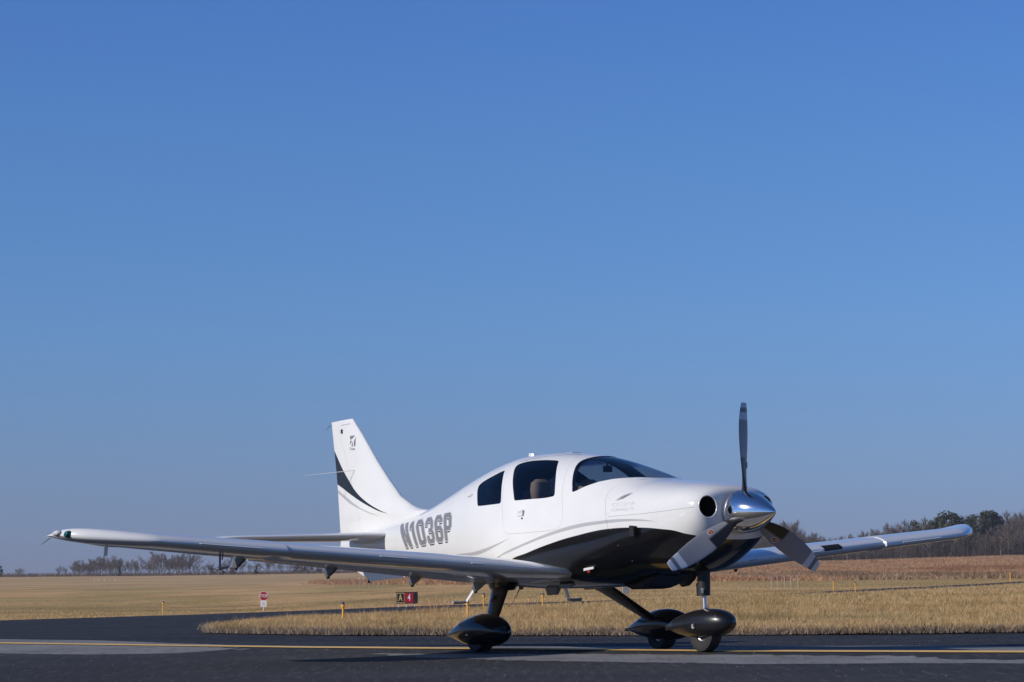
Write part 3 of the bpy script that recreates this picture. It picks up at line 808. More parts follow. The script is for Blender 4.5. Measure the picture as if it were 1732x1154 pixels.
# ---- fuselage form: x, top, bottom, half width, height of widest point, exponents
ST=[
(-0.478,1.265,0.965,0.265,1.125,2,2),
(-0.485,1.305,0.935,0.345,1.14,2.2,2.1),
(-0.505,1.338,0.9,0.408,1.155,2.4,2.2),
(-0.550,1.366,0.855,0.45,1.16,2.5,2.3),
(-0.7,1.407,0.74,0.495,1.16,2.5,2.4),
(-1,1.45,0.625,0.535,1.14,2.5,2.5),
(-1.3,1.492,0.612,0.56,1.12,2.4,2.6),
(-1.5,1.52,0.607,0.575,1.11,2.3,2.6),
(-1.7,1.6,0.585,0.588,1.1,2.2,2.7),
(-2,1.705,0.558,0.605,1.1,2.1,2.8),
(-2.4,1.814,0.566,0.62,1.1,2.1,2.8),
(-2.8,1.884,0.58,0.625,1.11,2.15,2.8),
(-3.2,1.928,0.6,0.622,1.12,2.15,2.8),
(-3.6,1.94,0.632,0.6,1.14,2.15,2.7),
(-4,1.9,0.68,0.553,1.16,2.15,2.6),
(-4.4,1.814,0.735,0.485,1.18,2.3,2.5),
(-4.8,1.704,0.79,0.415,1.19,2.5,2.4),
(-5.2,1.598,0.845,0.35,1.2,2.7,2.3),
(-5.6,1.53,0.9,0.292,1.21,2.7,2.2),
(-6.1,1.48,0.97,0.215,1.23,2.5,2.1),
(-6.6,1.445,1.04,0.155,1.25,2.1,2.1),
(-7.1,1.415,1.115,0.095,1.27,2,2),
(-7.34,1.4,1.16,0.055,1.28,2,2),
]
ST = np.array(ST); XS = -ST[:, 0]
def pchip(x, y, xq):
    h = np.diff(x); d = np.diff(y) / h
    m = np.zeros_like(y); m[0] = d[0]; m[-1] = d[-1]
    for i in range(1, len(x) - 1):
        if d[i - 1] * d[i] > 0:
            w1 = 2 * h[i] + h[i - 1]; w2 = h[i] + 2 * h[i - 1]
            m[i] = (w1 + w2) / (w1 / d[i - 1] + w2 / d[i])
    i = np.clip(np.searchsorted(x, xq) - 1, 0, len(h) - 1); t = (xq - x[i]) / h[i]
    return (2*t**3-3*t**2+1)*y[i] + (t**3-2*t**2+t)*h[i]*m[i] + (-2*t**3+3*t**2)*y[i+1] + (t**3-t**2)*h[i]*m[i+1]
def fus_params(x):
    q = np.clip(-np.asarray(x, float), XS[0], XS[-1])
    return [pchip(XS, ST[:, k], q) for k in range(1, 7)]
def halfw(x, z):
    top, bot, hw, zw, nt, nb = [float(v) for v in fus_params(x)]
    r, n = ((z - zw) / (top - zw), nt) if z >= zw else ((zw - z) / (zw - bot), nb)
    return hw * max(0.0, 1 - min(r, 1) ** n) ** (1 / n)
def ring(x, inset=0.0, na=120):
    top, bot, hw, zw, nt, nb = [float(v) for v in fus_params(x)]
    top -= inset; bot += inset; hw -= inset
    pts = []
    for j in range(na):
        t = 2 * math.pi * (j + .5) / na
        c, s_ = math.cos(t), math.sin(t)
        n = nt if s_ >= 0 else nb
        y = hw * math.copysign(abs(c) ** (2 / n), c); z = zw + ((top - zw) if s_ >= 0 else (zw - bot)) * math.copysign(abs(s_) ** (2 / n), s_)
        pts.append((x, y, z))
    return pts
def body_loft(xs, inset=0.0, na=120):
    return MB().loft([ring(x, inset, na) for x in xs])

PAINT_BELLY = [(-4.3, .30), (-3.9, .55), (-3.6, .74), (-3.186, .903), (-2.962, .934), (-2.748, .969), (-2.522, 1.001), (-2.305, 1.028), (-2.097, 1.047), (-1.894, 1.064),
               (-1.697, 1.072), (-1.504, 1.069), (-1.316, 1.058), (-1.132, 1.042), (-.957, 1.018), (-.798, .992), (-.70, .960), (-.61, .934), (-.55, .908), (-.50, .880), (-.45, .86)]
STR_A = ([(-3.50, .90), (-3.418, .928), (-3.216, .962), (-2.948, 1.009), (-2.629, 1.057), (-2.303, 1.095), (-1.993, 1.116), (-1.696, 1.12), (-1.465, 1.118), (-1.315, 1.111), (-1.129, 1.097), (-.969, 1.078)],
         [(-3.50, .928), (-3.484, .932), (-3.261, .981), (-2.969, 1.033), (-2.628, 1.09), (-2.303, 1.133), (-1.995, 1.154), (-1.699, 1.155), (-1.466, 1.147), (-1.314, 1.135), (-1.129, 1.112), (-.969, 1.078)])
STR_B = ([(-4.5, 1.01), (-4.357, 1.005), (-3.903, .977), (-3.714, .991), (-3.512, 1.027), (-3.325, 1.067), (-3.131, 1.114)],
         [(-4.5, 1.01), (-4.351, 1.018), (-4.047, 1.014), (-3.825, 1.022), (-3.591, 1.043), (-3.325, 1.080), (-3.131, 1.114)])
M_livery = livery("white_and_black_livery", ([], PAINT_BELLY), [STR_A, STR_B])

xs_all = list(np.concatenate([-np.array([.478, .480, .483, .487, .492, .499, .509, .523, .543, .57, .60, .64, .7]), -np.arange(.78, 7.3, .055), [-7.34]]))
F = body_loft(xs_all).mesh("fuselage_form", M_livery)
def solid(mb, m): return mb.mesh("cutter", m, False)

# ---- cowling and its seam
seam = [(-1.455, .40), (-1.461, .719), (-1.504, .784), (-1.559, .863), (-1.61, .955), (-1.659, 1.059), (-1.69, 1.162), (-1.734, 1.292), (-1.765, 1.36), (-1.768, 1.41), (-1.735, 1.47), (-1.66, 1.512), (-1.56, 1.526), (-1.44, 1.53), (-1.40, 1.9)]
cowl_poly = seam + [(0.2, 1.9), (0.2, .40)]
cowl_poly2 = [(x - .0025, z) for x, z in seam] + [(0.2, 1.9), (0.2, .40)]
cowl = boolean(F.copy(), solid(MB().prism(cowl_poly, 1, -1, 1), M_livery), 'INTERSECT')
body = boolean(F.copy(), solid(MB().prism(cowl_poly2, 1, -1, 1), M_livery), 'DIFFERENCE')
IY_ = .340
for s_ in (-1, 1):
    duct = MB().lathe([(-.62, .06), (-.55, .085), (-.2, .098), (.2, .098)], (-.33, 0, 1.180), 0, 40)
    duct.v = [(x, s_ * IY_ + y * .86, z) for x, y, z in duct.v]
    cowl = boolean(cowl, solid(duct, M_duct), 'DIFFERENCE')
finish(cowl, True, 32); cowl.name = "engine_cowling"
cw = part("engine_cowling", cowl)
for s_ in (-1, 1):       # rolled lips of the air inlets
    lip = MB(); n = 40; rr = []
    for j in range(n):
        t = 2 * math.pi * j / n; rr.append((t, .100))
    rings = []
    for t, r0 in rr:
        y, z = s_ * IY_ + r0 * .86 * math.cos(t), 1.180 + r0 * math.sin(t)
        xx = -.479
        for x in np.arange(-.479, -.66, -.004):      # front skin at this y, z
            if abs(y) < halfw(x, z): xx = x; break
        rings.append([(xx + .006 * math.cos(q) + .001, s_ * IY_ + (r0 + .006 * math.sin(q)) * .86 * math.cos(t), 1.180 + (r0 + .006 * math.sin(q)) * math.sin(t)) for q in np.arange(0, 6.28, 6.2832 / 8)])
    k = len(rings); v = [p for r in rings for p in r]
    f = [(a * 8 + b, ((a + 1) % k) * 8 + b, ((a + 1) % k) * 8 + (b + 1) % 8, a * 8 + (b + 1) % 8) for a in range(k) for b in range(8)]
    o = link("inlet_lip", mesh("inlet_lip", v, f, M_white), cw)
# upper/lower cowl joint: a fine raised strip along each side, with its fasteners
for s_ in (-1, 1):
    pts = [(x, s_ * (halfw(x, zz) + .0005), zz) for x, zz in [(-1.66 + i * .05, 1.183 - .012 * math.sin(i / 24 * 3.1)) for i in range(24)]]
    MB().tube(pts, .0014, 5).build("cowl_joint", M_midgrey, cw)
    for i in range(5):
        z = .76 + i * .15; xx = float(np.interp(z, [q[1] for q in seam[1:9]], [q[0] for q in seam[1:9]]))
        for dx in (.035,):
            y = s_ * halfw(xx + dx, z); MB().lathe([(-.002, .004), (.0022, .0035)], (xx + dx, y, z), 1, 8).build("cowl_fastener", M_alu, cw)

# ---- cabin cavity, doors, windows
cav = solid(body_loft(list(-np.arange(1.80, 4.35, .11)), .03, 60), M_inside)
body = boolean(body, cav, 'DIFFERENCE')
door_poly = [(-2.70, 1.86), (-2.63, 1.80), (-2.50, 1.59), (-2.42, 1.43), (-2.375, 1.344), (-2.352, 1.26), (-2.353, 1.20), (-2.38, 1.155), (-2.43, 1.130), (-2.55, 1.121), (-2.739, 1.124), (-3.083, 1.133),
             (-3.25, 1.142), (-3.31, 1.17), (-3.335, 1.22), (-3.36, 1.34), (-3.43, 1.54), (-3.53, 1.72), (-3.60, 1.81), (-3.60, 1.855), (-3.53, 1.875), (-3.2, 1.885), (-2.85, 1.875)]
def grow(poly, d):
    n = len(poly); o = []
    area = sum(poly[i][0] * poly[(i + 1) % n][1] - poly[(i + 1) % n][0] * poly[i][1] for i in range(n))
    sg = 1 if area > 0 else -1
    for i in range(n):
        a, b, c = [Vector(poly[(i + k) % n]) for k in (-1, 0, 1)]
        n1 = Vector(((b - a).y, -(b - a).x)).normalized() * sg; n2 = Vector(((c - b).y, -(c - b).x)).normalized() * sg
        m = (n1 + n2).normalized(); o.append(tuple(b + m * d / max(.5, m.dot(n1))))
    return o
def smooth_poly(poly, it=2):
    for _ in range(it):
        q = []
        for i in range(len(poly)):
            a, b = poly[i], poly[(i + 1) % len(poly)]
            q += [(a[0] * .75 + b[0] * .25, a[1] * .75 + b[1] * .25), (a[0] * .25 + b[0] * .75, a[1] * .25 + b[1] * .75)]
        poly = q
    return poly
door_win = smooth_poly([(-2.83, 1.812), (-2.80, 1.79), (-2.731, 1.728), (-2.66, 1.65), (-2.611, 1.585), (-2.556, 1.489), (-2.545, 1.455), (-2.562, 1.444), (-2.695, 1.439), (-2.919, 1.449), (-3.148, 1.455), (-3.19, 1.46), (-3.205, 1.479), (-3.24, 1.53),
                        (-3.278, 1.578), (-3.34, 1.65), (-3.403, 1.724), (-3.47, 1.79), (-3.492, 1.825), (-3.47, 1.845), (-3.335, 1.858), (-3.091, 1.845), (-2.927, 1.827)], 1)
rear_win = smooth_poly([(-3.645, 1.795), (-3.62, 1.76), (-3.576, 1.713), (-3.525, 1.64), (-3.48, 1.569), (-3.439, 1.486), (-3.435, 1.455), (-3.463, 1.450), (-3.647, 1.454), (-3.85, 1.459), (-3.90, 1.465), (-3.92, 1.485), (-3.972, 1.558), (-4.036, 1.631), (-4.06, 1.67), (-4.05, 1.695), (-3.994, 1.722), (-3.811, 1.764), (-3.70, 1.79)], 1)
wind_poly = [(-2.27, 1.464), (-2.285, 1.464), (-2.30, 1.478), (-2.317, 1.507), (-2.355, 1.555), (-2.393, 1.605), (-2.449, 1.675), (-2.49, 1.725), (-2.512, 1.76), (-2.518, 1.785), (-2.505, 1.803), (-2.47, 1.822), (-2.43, 1.84), (-2.42, 2.1), (-1.2, 2.1), (-1.44, 1.555),
             (-1.47, 1.532), (-1.52, 1.531), (-1.568, 1.536), (-1.64, 1.546), (-1.735, 1.549), (-1.862, 1.547), (-2.002, 1.533), (-2.142, 1.502), (-2.24, 1.469)]
door_solid = solid(MB().prism(door_poly, 1, -1, 1), M_livery)
door_cut = solid(MB().prism(grow(door_poly, .0018), 1, -1, 1), M_livery)
DW = solid(MB().prism(door_win, 1, -1, 1), M_inside)
RW = solid(MB().prism(rear_win, 1, -1, 1), M_inside)
WS = solid(MB().prism(wind_poly, 1, -1, 1), M_inside)
doors = boolean(body.copy(), door_solid, 'INTERSECT')
doors = boolean(doors, DW.copy(), 'DIFFERENCE')
body = boolean(body, door_cut, 'DIFFERENCE')
body = boolean(body, RW.copy(), 'DIFFERENCE')
body = boolean(body, WS.copy(), 'DIFFERENCE')
finish(body, True, 32); body.name = "fuselage"
fuselage = part("fuselage", body)
finish(doors, True, 32)
door_obj = {}
for s_ in (-1, 1):
    door_obj[s_] = part("cabin_door", split_side(doors, s_))
shell = boolean(body_loft(list(-np.arange(1.30, 4.4, .055)), .005).mesh("shell", M_glass), solid(body_loft(list(-np.arange(1.28, 4.42, .055)), .011), M_glass), 'DIFFERENCE')
def panes(poly, m):
    g = boolean(shell.copy(), solid(MB().prism(grow(poly, -.0015), 1, -1, 1), m), 'INTERSECT')
    g.materials.clear(); g.materials.append(m)
    for p in g.polygons: p.material_index = 0
    finish(g, True, 40); return g
pd = panes(door_win, M_glass_dark); pr = panes(rear_win, M_glass_rear)
for s_ in (-1, 1):
    pane = split_side(pd, s_)
    link("window_pane", pane, door_obj[s_])
    part("rear_window", split_side(pr, s_))
part("windshield", panes(wind_poly, M_glass))

# door handles
for s_ in (-1, 1):
    y = s_ * .617
    h = MB().box((-3.035, y - s_ * .002, 1.325), (.10, .010, .055))
    h.box((-3.02, y + s_ * .008, 1.343), (.075, .010, .014)); h.box((-2.99, y + s_ * .008, 1.320), (.014, .010, .042))
    h.build("door_handle", M_white, door_obj[s_])
    MB().lathe([(-.004, .009), (.004, .009)], (-3.005, s_ * .619, 1.272), 1, 12).build("door_lock", M_blackmatt, door_obj[s_])

# ---- cabin inside: seats, panel top, mirror-like sunvisor bracket
def make_seat(x, y):
    st = link("cabin_seat", None, plane, BO)
    b = MB().loft([[(x + a * .05 + dx, y + w * q[0], z) for q, dx in zip([(-1, 0), (-.8, .05), (.8, .05), (1, 0), (.8, -.06), (-.8, -.06)], [0, .0, .0, 0, 0, 0])] for a, z, w in ((1, .95, .23), (.3, 1.15, .24), (-.6, 1.35, .22), (-1.1, 1.46, .19))])
    back = MB()
    rings = []
    for z, w, xo, th in ((.92, .22, .10, .07), (1.1, .235, .05, .075), (1.3, .23, 0, .07), (1.42, .19, -.04, .06), (1.455, .12, -.05, .045)):
        rings.append([(x + xo + th * math.sin(t), y + w * math.copysign(abs(math.cos(t)) ** .6, math.cos(t)), z) for t in [2 * math.pi * j / 20 for j in range(20)]])
    back.loft(rings).build("seat_back", M_seat, st)
    hd = MB(); rings = []
    for z, w, th in ((1.440, .07, .04), (1.48, .105, .06), (1.56, .115, .068), (1.63, .105, .06), (1.662, .06, .03)):
        rings.append([(x - .06 + th * math.sin(t), y + w * math.copysign(abs(math.cos(t)) ** .6, math.cos(t)), z) for t in [2 * math.pi * j / 20 for j in range(20)]])
    hd.loft(rings).build("headrest", M_seat, st)
    MB().box((x + .32, y, .90), (.46, .42, .12)).build("seat_cushion", M_seat, st)
for x, y in ((-3.085, -.29), (-3.085, .29), (-4.0, -.24), (-4.0, .24)): make_seat(x, y)
gs = MB()
rings = []
for x, z, w in ((-1.83, 1.43, .40), (-1.95, 1.455, .44), (-2.15, 1.44, .48), (-2.24, 1.40, .50)):
    rings.append([(x, -w, 1.22), (x, -w, z - .09), (x, -w * .7, z - .01), (x, 0, z), (x, w * .7, z - .01), (x, w, z - .09), (x, w, 1.22)])
gs.loft(rings).build("instrument_panel", M_blackmatt, plane, BO)
cm = MB().tube([(-2.45, 0, 1.80), (-2.44, 0, 1.72)], .012, 8); cm.box((-2.44, 0, 1.700), (.03, .09, .06))
cm.build("rear_mirror", M_blackmatt, plane, BO)

# ---- things on the skin
sc = MB(); sc.prism([(-1.326, 1.075), (-1.262, 1.064), (-1.256, .975), (-1.318, .978)], 1, -.60, -.50); sc.build("cooling_vent", M_duct, plane, BO)
fl = MB(); fl.loft([[(-2.10, -.540, .735), (-1.955, -.532, .742), (-1.955, -.536, .720), (-2.10, -.544, .710)], [(-2.10, -.54 - .012, .735), (-1.955, -.532 - .012, .742), (-1.955, -.548, .720), (-2.10, -.556, .710)]])
fl.build("belly_placard", M_lightgrey, plane, BO, False)
MB().box((-2.02, -.553, .700), (.035, .006, .018)).build("placard_tag", M_red, plane, BO, False)
part("cabin_antenna", MB().loft([[(-3.66, 0.0, 1.93), (-3.70, .018, 1.93), (-3.76, 0, 1.92), (-3.70, -.018, 1.93)], [(-3.685, 0.0, 1.972), (-3.705, .012, 1.975), (-3.755, 0, 1.975), (-3.705, -.012, 1.975)]]).mesh("cabin_antenna", M_white))
part("roof_vent", MB().loft([[(-2.93, -.06, 1.885), (-3.06, -.06, 1.90), (-3.06, .06, 1.90), (-2.93, .06, 1.885)], [(-2.94, -.05, 1.906), (-3.05, -.05, 1.917), (-3.05, .05, 1.917), (-2.94, .05, 1.906)]]).mesh("roof_vent", M_midgrey))
MB().tube([(-4.10, -.455, 1.60), (-4.13, -.463, 1.583), (-4.19, -.455, 1.580)], .003, 6).build("static_port_cover", M_midgrey, plane, BO)

# ---- lettering wrapped on the skin
def text_mesh(txt, bold=0.0, spacing=1.0):
    cu = bpy.data.curves.new("lettering", 'FONT'); cu.body = txt; cu.offset = bold; cu.space_character = spacing; cu.resolution_u = 3
    o = link("lettering", cu)
    me = bpy.data.meshes.new_from_object(o.evaluated_get(bpy.context.evaluated_depsgraph_get()))
    bpy.data.objects.remove(o)
    return me
def dice(bm, nx, ny):
    xs = [v.co.x for v in bm.verts]; ys = [v.co.y for v in bm.verts]
    for k in range(1, nx): bmesh.ops.bisect_plane(bm, geom=bm.verts[:] + bm.edges[:] + bm.faces[:], plane_co=(min(xs) + (max(xs) - min(xs)) * k / nx, 0, 0), plane_no=(1, 0, 0))
    for k in range(1, ny): bmesh.ops.bisect_plane(bm, geom=bm.verts[:] + bm.edges[:] + bm.faces[:], plane_co=(0, min(ys) + (max(ys) - min(ys)) * k / ny, 0), plane_no=(0, 1, 0))
def wrapped(name, layers, quad, ysurf, side=-1, nx=30, ny=6, flip=False):
    """layers: (mesh, dx, dy, lift, material); quad: corner x,z for (0,0) (1,0) (1,1) (0,1)"""
    V = []; Fc = []; mats = []; mi = []
    b0 = [v.co for v in layers[-1][0].vertices]
    x0, x1 = min(c.x for c in b0), max(c.x for c in b0); y0, y1 = min(c.y for c in b0), max(c.y for c in b0)
    for me, dx, dy, lift, m in layers:
        bm = bmesh.new(); bm.from_mesh(me); dice(bm, nx, ny)
        k = len(V); mats.append(m)
        bm.verts.index_update()
        for v in bm.verts:
            s_ = (v.co.x - x0) / (x1 - x0) + dx; t = (v.co.y - y0) / (y1 - y0) + dy
            q = [quad[0][i] * (1 - s_) * (1 - t) + quad[1][i] * s_ * (1 - t) + quad[2][i] * s_ * t + quad[3][i] * (1 - s_) * t for i in (0, 1)]
            V.append((q[0], side * (ysurf(q[0], q[1]) + lift), q[1]))
        for f in bm.faces: Fc.append([k + v.index for v in f.verts]); mi.append(len(mats) - 1)
        bm.free()
    me = bpy.data.meshes.new(name); me.from_pydata(V, [], Fc)
    for m in mats: me.materials.append(m)
    me.polygons.foreach_set("material_index", mi); me.update()
    return link(name, me, plane, BO)
def glyph_mesh(grow_by):
    """blocky rounded numerals of the registration mark: outer loops and holes as filled 2-D curves"""
    def octo(x0, y0, x1, y1, c): return [(x0 + c, y0), (x1 - c, y0), (x1, y0 + c), (x1, y1 - c), (x1 - c, y1), (x0 + c, y1), (x0, y1 - c), (x0, y0 + c)]
    w, s, c = .70, .215, .16; q = .06
    G = {
        'N': [[(0, 0), (s, 0), (s, .52), (w - s, 0), (w, 0), (w, 1), (w - s, 1), (w - s, .48), (s, 1), (0, 1)]],
        '1': [[(.17, 0), (.17 + s, 0), (.17 + s, 1), (.20, 1), (.02, .86), (.02, .70), (.17, .74)]],
        '0': [octo(0, 0, w, 1, c), octo(s, s * .82, w - s, 1 - s * .82, q)],
        '3': [[(0, c), (c, 0), (w - c, 0), (w, c), (w, .40), (w - .10, .51), (w, .62), (w, 1 - c), (w - c, 1), (c, 1), (0, 1 - c), (0, .70), (s, .70), (s, .80), (s + .03, .83), (w - s - .03, .83), (w - s, .79), (w - s, .63), (w - s - .05, .58), (.26, .58), (.26, .43), (w - s - .05, .43), (w - s, .38), (w - s, .21), (w - s - .03, .17), (s + .03, .17), (s, .21), (s, .31), (0, .31)]],
        '6': [[(0, c), (c, 0), (w - c, 0), (w, c), (w, .44), (w - c, .60), (s, .60), (s, .79), (s + .03, .83), (w - s - .03, .83), (w - s, .79), (w - s, .71), (w, .71), (w, 1 - c), (w - c, 1), (c, 1), (0, 1 - c)], octo(s, .17, w - s, .44, q)],
        'P': [[(0, 0), (s, 0), (s, .36), (w - c, .36), (w, .36 + c), (w, 1 - c), (w - c, 1), (0, 1)], octo(s, .53, w - s, .83, q * .8)],
    }
    cu = bpy.data.curves.new("lettering", 'CURVE'); cu.dimensions = '2D'; cu.fill_mode = 'BOTH'; cu.offset = grow_by
    x = 0.0
    for ch in "N1036P":
        for lp in G[ch]:
            sp_ = cu.splines.new('POLY'); sp_.points.add(len(lp) - 1); sp_.use_cyclic_u = True
            for pt, (a, b) in zip(sp_.points, lp): pt.co = (x + a, b, 0, 1)
        x += {'1': .62}.get(ch, .88)
    o = link("lettering", cu)
    me = bpy.data.meshes.new_from_object(o.evaluated_get(bpy.context.evaluated_depsgraph_get()))
    bpy.data.objects.remove(o)
    return me
reg_b, reg_w, reg_s = glyph_mesh(0.0), glyph_mesh(.030), glyph_mesh(.012)
REGQ = [(-5.605, 1.168), (-4.435, 1.168), (-4.50, 1.455), (-5.83, 1.430)]
for s_ in (-1, 1):
    q = REGQ if s_ < 0 else [REGQ[1], REGQ[0], (REGQ[3][0] + .0, REGQ[3][1]), (REGQ[2][0], REGQ[2][1])]
    wrapped("registration_number", [(reg_s, -.0115, -.062, .0016, M_black), (reg_w, 0, 0, .0028, M_white), (reg_b, 0, 0, .0040, M_grey)], q, halfw, s_, 36, 8)
cs = text_mesh("CESSNA", .0, 1.12); cv = text_mesh("CORVALIS TT", .0, 1.0)
for s_ in (-1, 1):
    q1 = [(-1.640, 1.268), (-1.305, 1.262), (-1.330, 1.300), (-1.655, 1.306)]
    q2 = [(-1.628, 1.226), (-1.315, 1.217), (-1.325, 1.246), (-1.640, 1.254)]
    if s_ > 0: q1 = [q1[1], q1[0], q1[3], q1[2]]; q2 = [q2[1], q2[0], q2[3], q2[2]]
    wrapped("cowling_lettering", [(cs, 0, 0, .002, M_lightgrey)], q1, halfw, s_, 16, 3)
    wrapped("cowling_lettering", [(cv, 0, 0, .002, M_lightgrey)], q2, halfw, s_, 16, 3)
    for k, (a, b, w) in enumerate([((-1.615, 1.325), (-1.475, 1.392), .006), ((-1.585, 1.322), (-1.455, 1.385), .007), ((-1.545, 1.330), (-1.44, 1.382), .006)]):
        v = []; f = []
        for i in range(9):
            t = i / 8; x = a[0] + (b[0] - a[0]) * t; z = a[1] + (b[1] - a[1]) * t ** .85; hw = w * math.sin(min(1, t * 1.1 + .05) * 3.0) ** .8 if t < .97 else .001
            for e in (-hw, hw): v.append((x, s_ * (halfw(x, z + e) + .002), z + e))
            if i: f.append((2 * i - 2, 2 * i - 1, 2 * i + 1, 2 * i))
        part("cowling_emblem", mesh("cowling_emblem", v, f, M_grey))

M_hinge = mat("dark_grey_fairing", (.11, .11, .11), .45)  # even dark grey of the flap hinge fairings
# ---- wings
def naca(t, n=26, camber=.02):
    """airfoil outline from trailing edge over the top to the leading edge and back below, chord 1"""
    xs = [(1 - math.cos(math.pi * i / n)) / 2 for i in range(n + 1)]
    th = lambda x: 5 * t * (.2969 * math.sqrt(x) - .126 * x - .3516 * x * x + .2843 * x ** 3 - .1024 * x ** 4) + .0012 * x
    cb = lambda x: camber * 4 * x * (1 - x)
    up = [(x, cb(x) + th(x)) for x in xs[::-1]]; lo = [(x, cb(x) - th(x)) for x in xs[1:]]
    return up + lo
def wing_le(a): return -2.17 - .09 * a
def wing_z(a): return .715 + .083 * a
def wing_chord_te(a): return -3.67 + .055 * a
def wing_ring(yabs, s_, dx_le=0.0, droop=0.0):
    a = yabs - .62
    le, te = wing_le(a), wing_chord_te(a); t = (.131 + .0015 * a) * (.70 + .30 * min(1, max(0, (yabs - .5) / .8))); z = wing_z(a); dz = 0
    if yabs > 4.75:
        q = min(1.0, (yabs - 4.75) / .655)
        le = le - .60 * (.80 * q ** 1.45 + .20 * (1 - math.sqrt(max(0, 1 - q ** 6))))
        c0 = wing_le(a) - te; thick = c0 * t * (1 + .16 * q) * (max(.012, 1 - q ** 6) ** .5)
        t = thick / max(.05, le - te)
        dz = .045 * q ** 1.5
    le += dx_le
    if yabs < 1.0: le -= .20 * ((1.0 - yabs) / .5) ** 1.5      # root fairing sweeps the leading edge back into the body
    c = le - te
    inc = R(1.3 - .30 * a)
    P = []
    for x, zz in naca(t):
        dr = droop * max(0, 1 - x / .18) ** 2
        xx, zp = -x * c, zz * c - dr
        P.append((le + xx * math.cos(inc) + zp * math.sin(inc) * 0, s_ * yabs, z + dz + zp + xx * math.sin(inc)))
    return P
WY = [.40, .46, .52, .58, .65, .72, .8, .9, 1.0, 1.1, 1.3, 1.5, 2, 2.5, 3, 3.4, 3.545, 3.555, 3.7, 4.1, 4.5, 4.75, 4.79, 4.83, 4.88, 4.95, 5.05, 5.14, 5.21, 5.27, 5.32, 5.355, 5.38, 5.395, 5.403]
def seat_z(yabs, x):
    a = yabs - .62; return wing_z(a) - (wing_le(a) - x) * math.sin(R(1.3 - .30 * a))
M_wing = white_paint("white_wing_paint", .97)
for s_ in (-1, 1):
    rings = [wing_ring(y, s_, .035 if y > 3.55 else 0, .012 if y > 3.55 else 0) for y in WY]
    W = MB().loft(rings).mesh("wing_form", M_wing)
    def plan(pl, g=0.0): return solid(MB().prism(grow([(x, s_ * y) for x, y in pl], g), 2, 0, 2), M_wing)
    flap = [(-3.35, .70), (-3.22, 3.28), (-3.80, 3.28), (-3.95, .70)]
    ail = [(-3.23, 3.36), (-3.18, 4.80), (-3.80, 4.80), (-3.80, 3.36)]
    wing_me = boolean(boolean(W.copy(), plan(flap, .004), 'DIFFERENCE'), plan(ail, .004), 'DIFFERENCE')
    fl_me = boolean(W.copy(), plan(flap), 'INTERSECT'); al_me = boolean(W.copy(), plan(ail), 'INTERSECT')
    for v in al_me.vertices: v.co.z -= s_ * .14 * max(0, -3.20 - v.co.x)      # left one down, right one up
    for me in (wing_me, fl_me, al_me): finish(me, True, 30)
    wing = part("wing", wing_me)
    link("flap", fl_me, wing); link("aileron", al_me, wing)
    # stall strips on the leading edge
    for ya, yb in ((3.80, 4.39), (2.35, 2.63), (1.58, 1.70)):
        st = []
        for k in range(9):
            y = ya + (yb - ya) * k / 8; rr = wing_ring(y, s_, .035 if y > 3.55 else 0, .012 if y > 3.55 else 0)
            i = max(range(len(rr)), key=lambda i: rr[i][0]); p = Vector(rr[i])
            st.append([p + Vector((-.003, 0, .010)), p + Vector((.011, 0, .002)), p + Vector((-.003, 0, -.007))])
        MB().loft(st).build("stall_strip", M_white, wing, smooth=False)
    # flap hinge fairings hanging under the trailing edge
    for y in (.74, 1.50, 2.47, 3.48):
        a = y - .62; xt = wing_chord_te(a); z = wing_z(a) - (wing_le(a) - xt) * math.sin(R(1.3 - .30 * a))
        w = .016
        hg = MB().loft([[(xt + .21, s_ * (y - w), z + .0), (xt + .21, s_ * (y + w), z + .0), (xt + .01, s_ * (y + w), z + .005), (xt + .01, s_ * (y - w), z + .005)],
                        [(xt + .11, s_ * (y - w), z - .05), (xt + .11, s_ * (y + w), z - .05), (xt - .02, s_ * (y + w), z - .05), (xt - .02, s_ * (y - w), z - .05)],
                        [(xt + .045, s_ * (y - .010), z - .080), (xt + .045, s_ * (y + .010), z - .080), (xt + .0, s_ * (y + .010), z - .080), (xt + .0, s_ * (y - .010), z - .080)]])
        hb = hg.build("flap_hinge", M_hinge, wing, smooth=False)
        MB().lathe([(-.015, .010), (-.010, .016), (.010, .016), (.015, .010)], (xt + .022, s_ * y, z - .085), 1, 12).build("hinge_roller", M_blackmatt, wing)
    # tip: navigation and strobe lights, static wick, tie-down tab
    zt = wing_z(4.75)
    zt = sum(p[2] for p in wing_ring(5.39, s_)) / len(wing_ring(5.39, s_))
    rr = wing_ring(5.22, s_); i = max(range(len(rr)), key=lambda i: rr[i][0]); p = Vector(rr[i])
    nav = MB()
    rings = []
    rr2 = wing_ring(5.37, s_); j = max(range(len(rr2)), key=lambda i: rr2[i][0]); p2 = Vector(rr2[j])
    c = p * .12 + p2 * .88
    nav.lathe([(-.05, .004), (-.035, .026), (0, .034), (.035, .026), (.05, .004)], (c.x + .012, c.y, c.z), 1, 16)
    nav.build("navigation_light", M_green_lens if s_ < 0 else M_red_lens, wing)
    lens = MB().lathe([(-.06, .004), (-.045, .020), (0, .026), (.05, .022), (.065, .004)], (c.x - .12, s_ * 5.405, zt + .012), 0, 14)
    lens.build("strobe_light", M_clear_lens, wing)
    MB().tube([(-3.36, s_ * 5.39, zt - .02), (-3.43, s_ * 5.405, zt - .045), (-3.50, s_ * 5.41, zt - .065)], [.004, .003, .002], 5).build("static_wick", M_wire, wing)
    y = 5.0 if s_ < 0 else 4.2; zz = seat_z(y, -3.1)
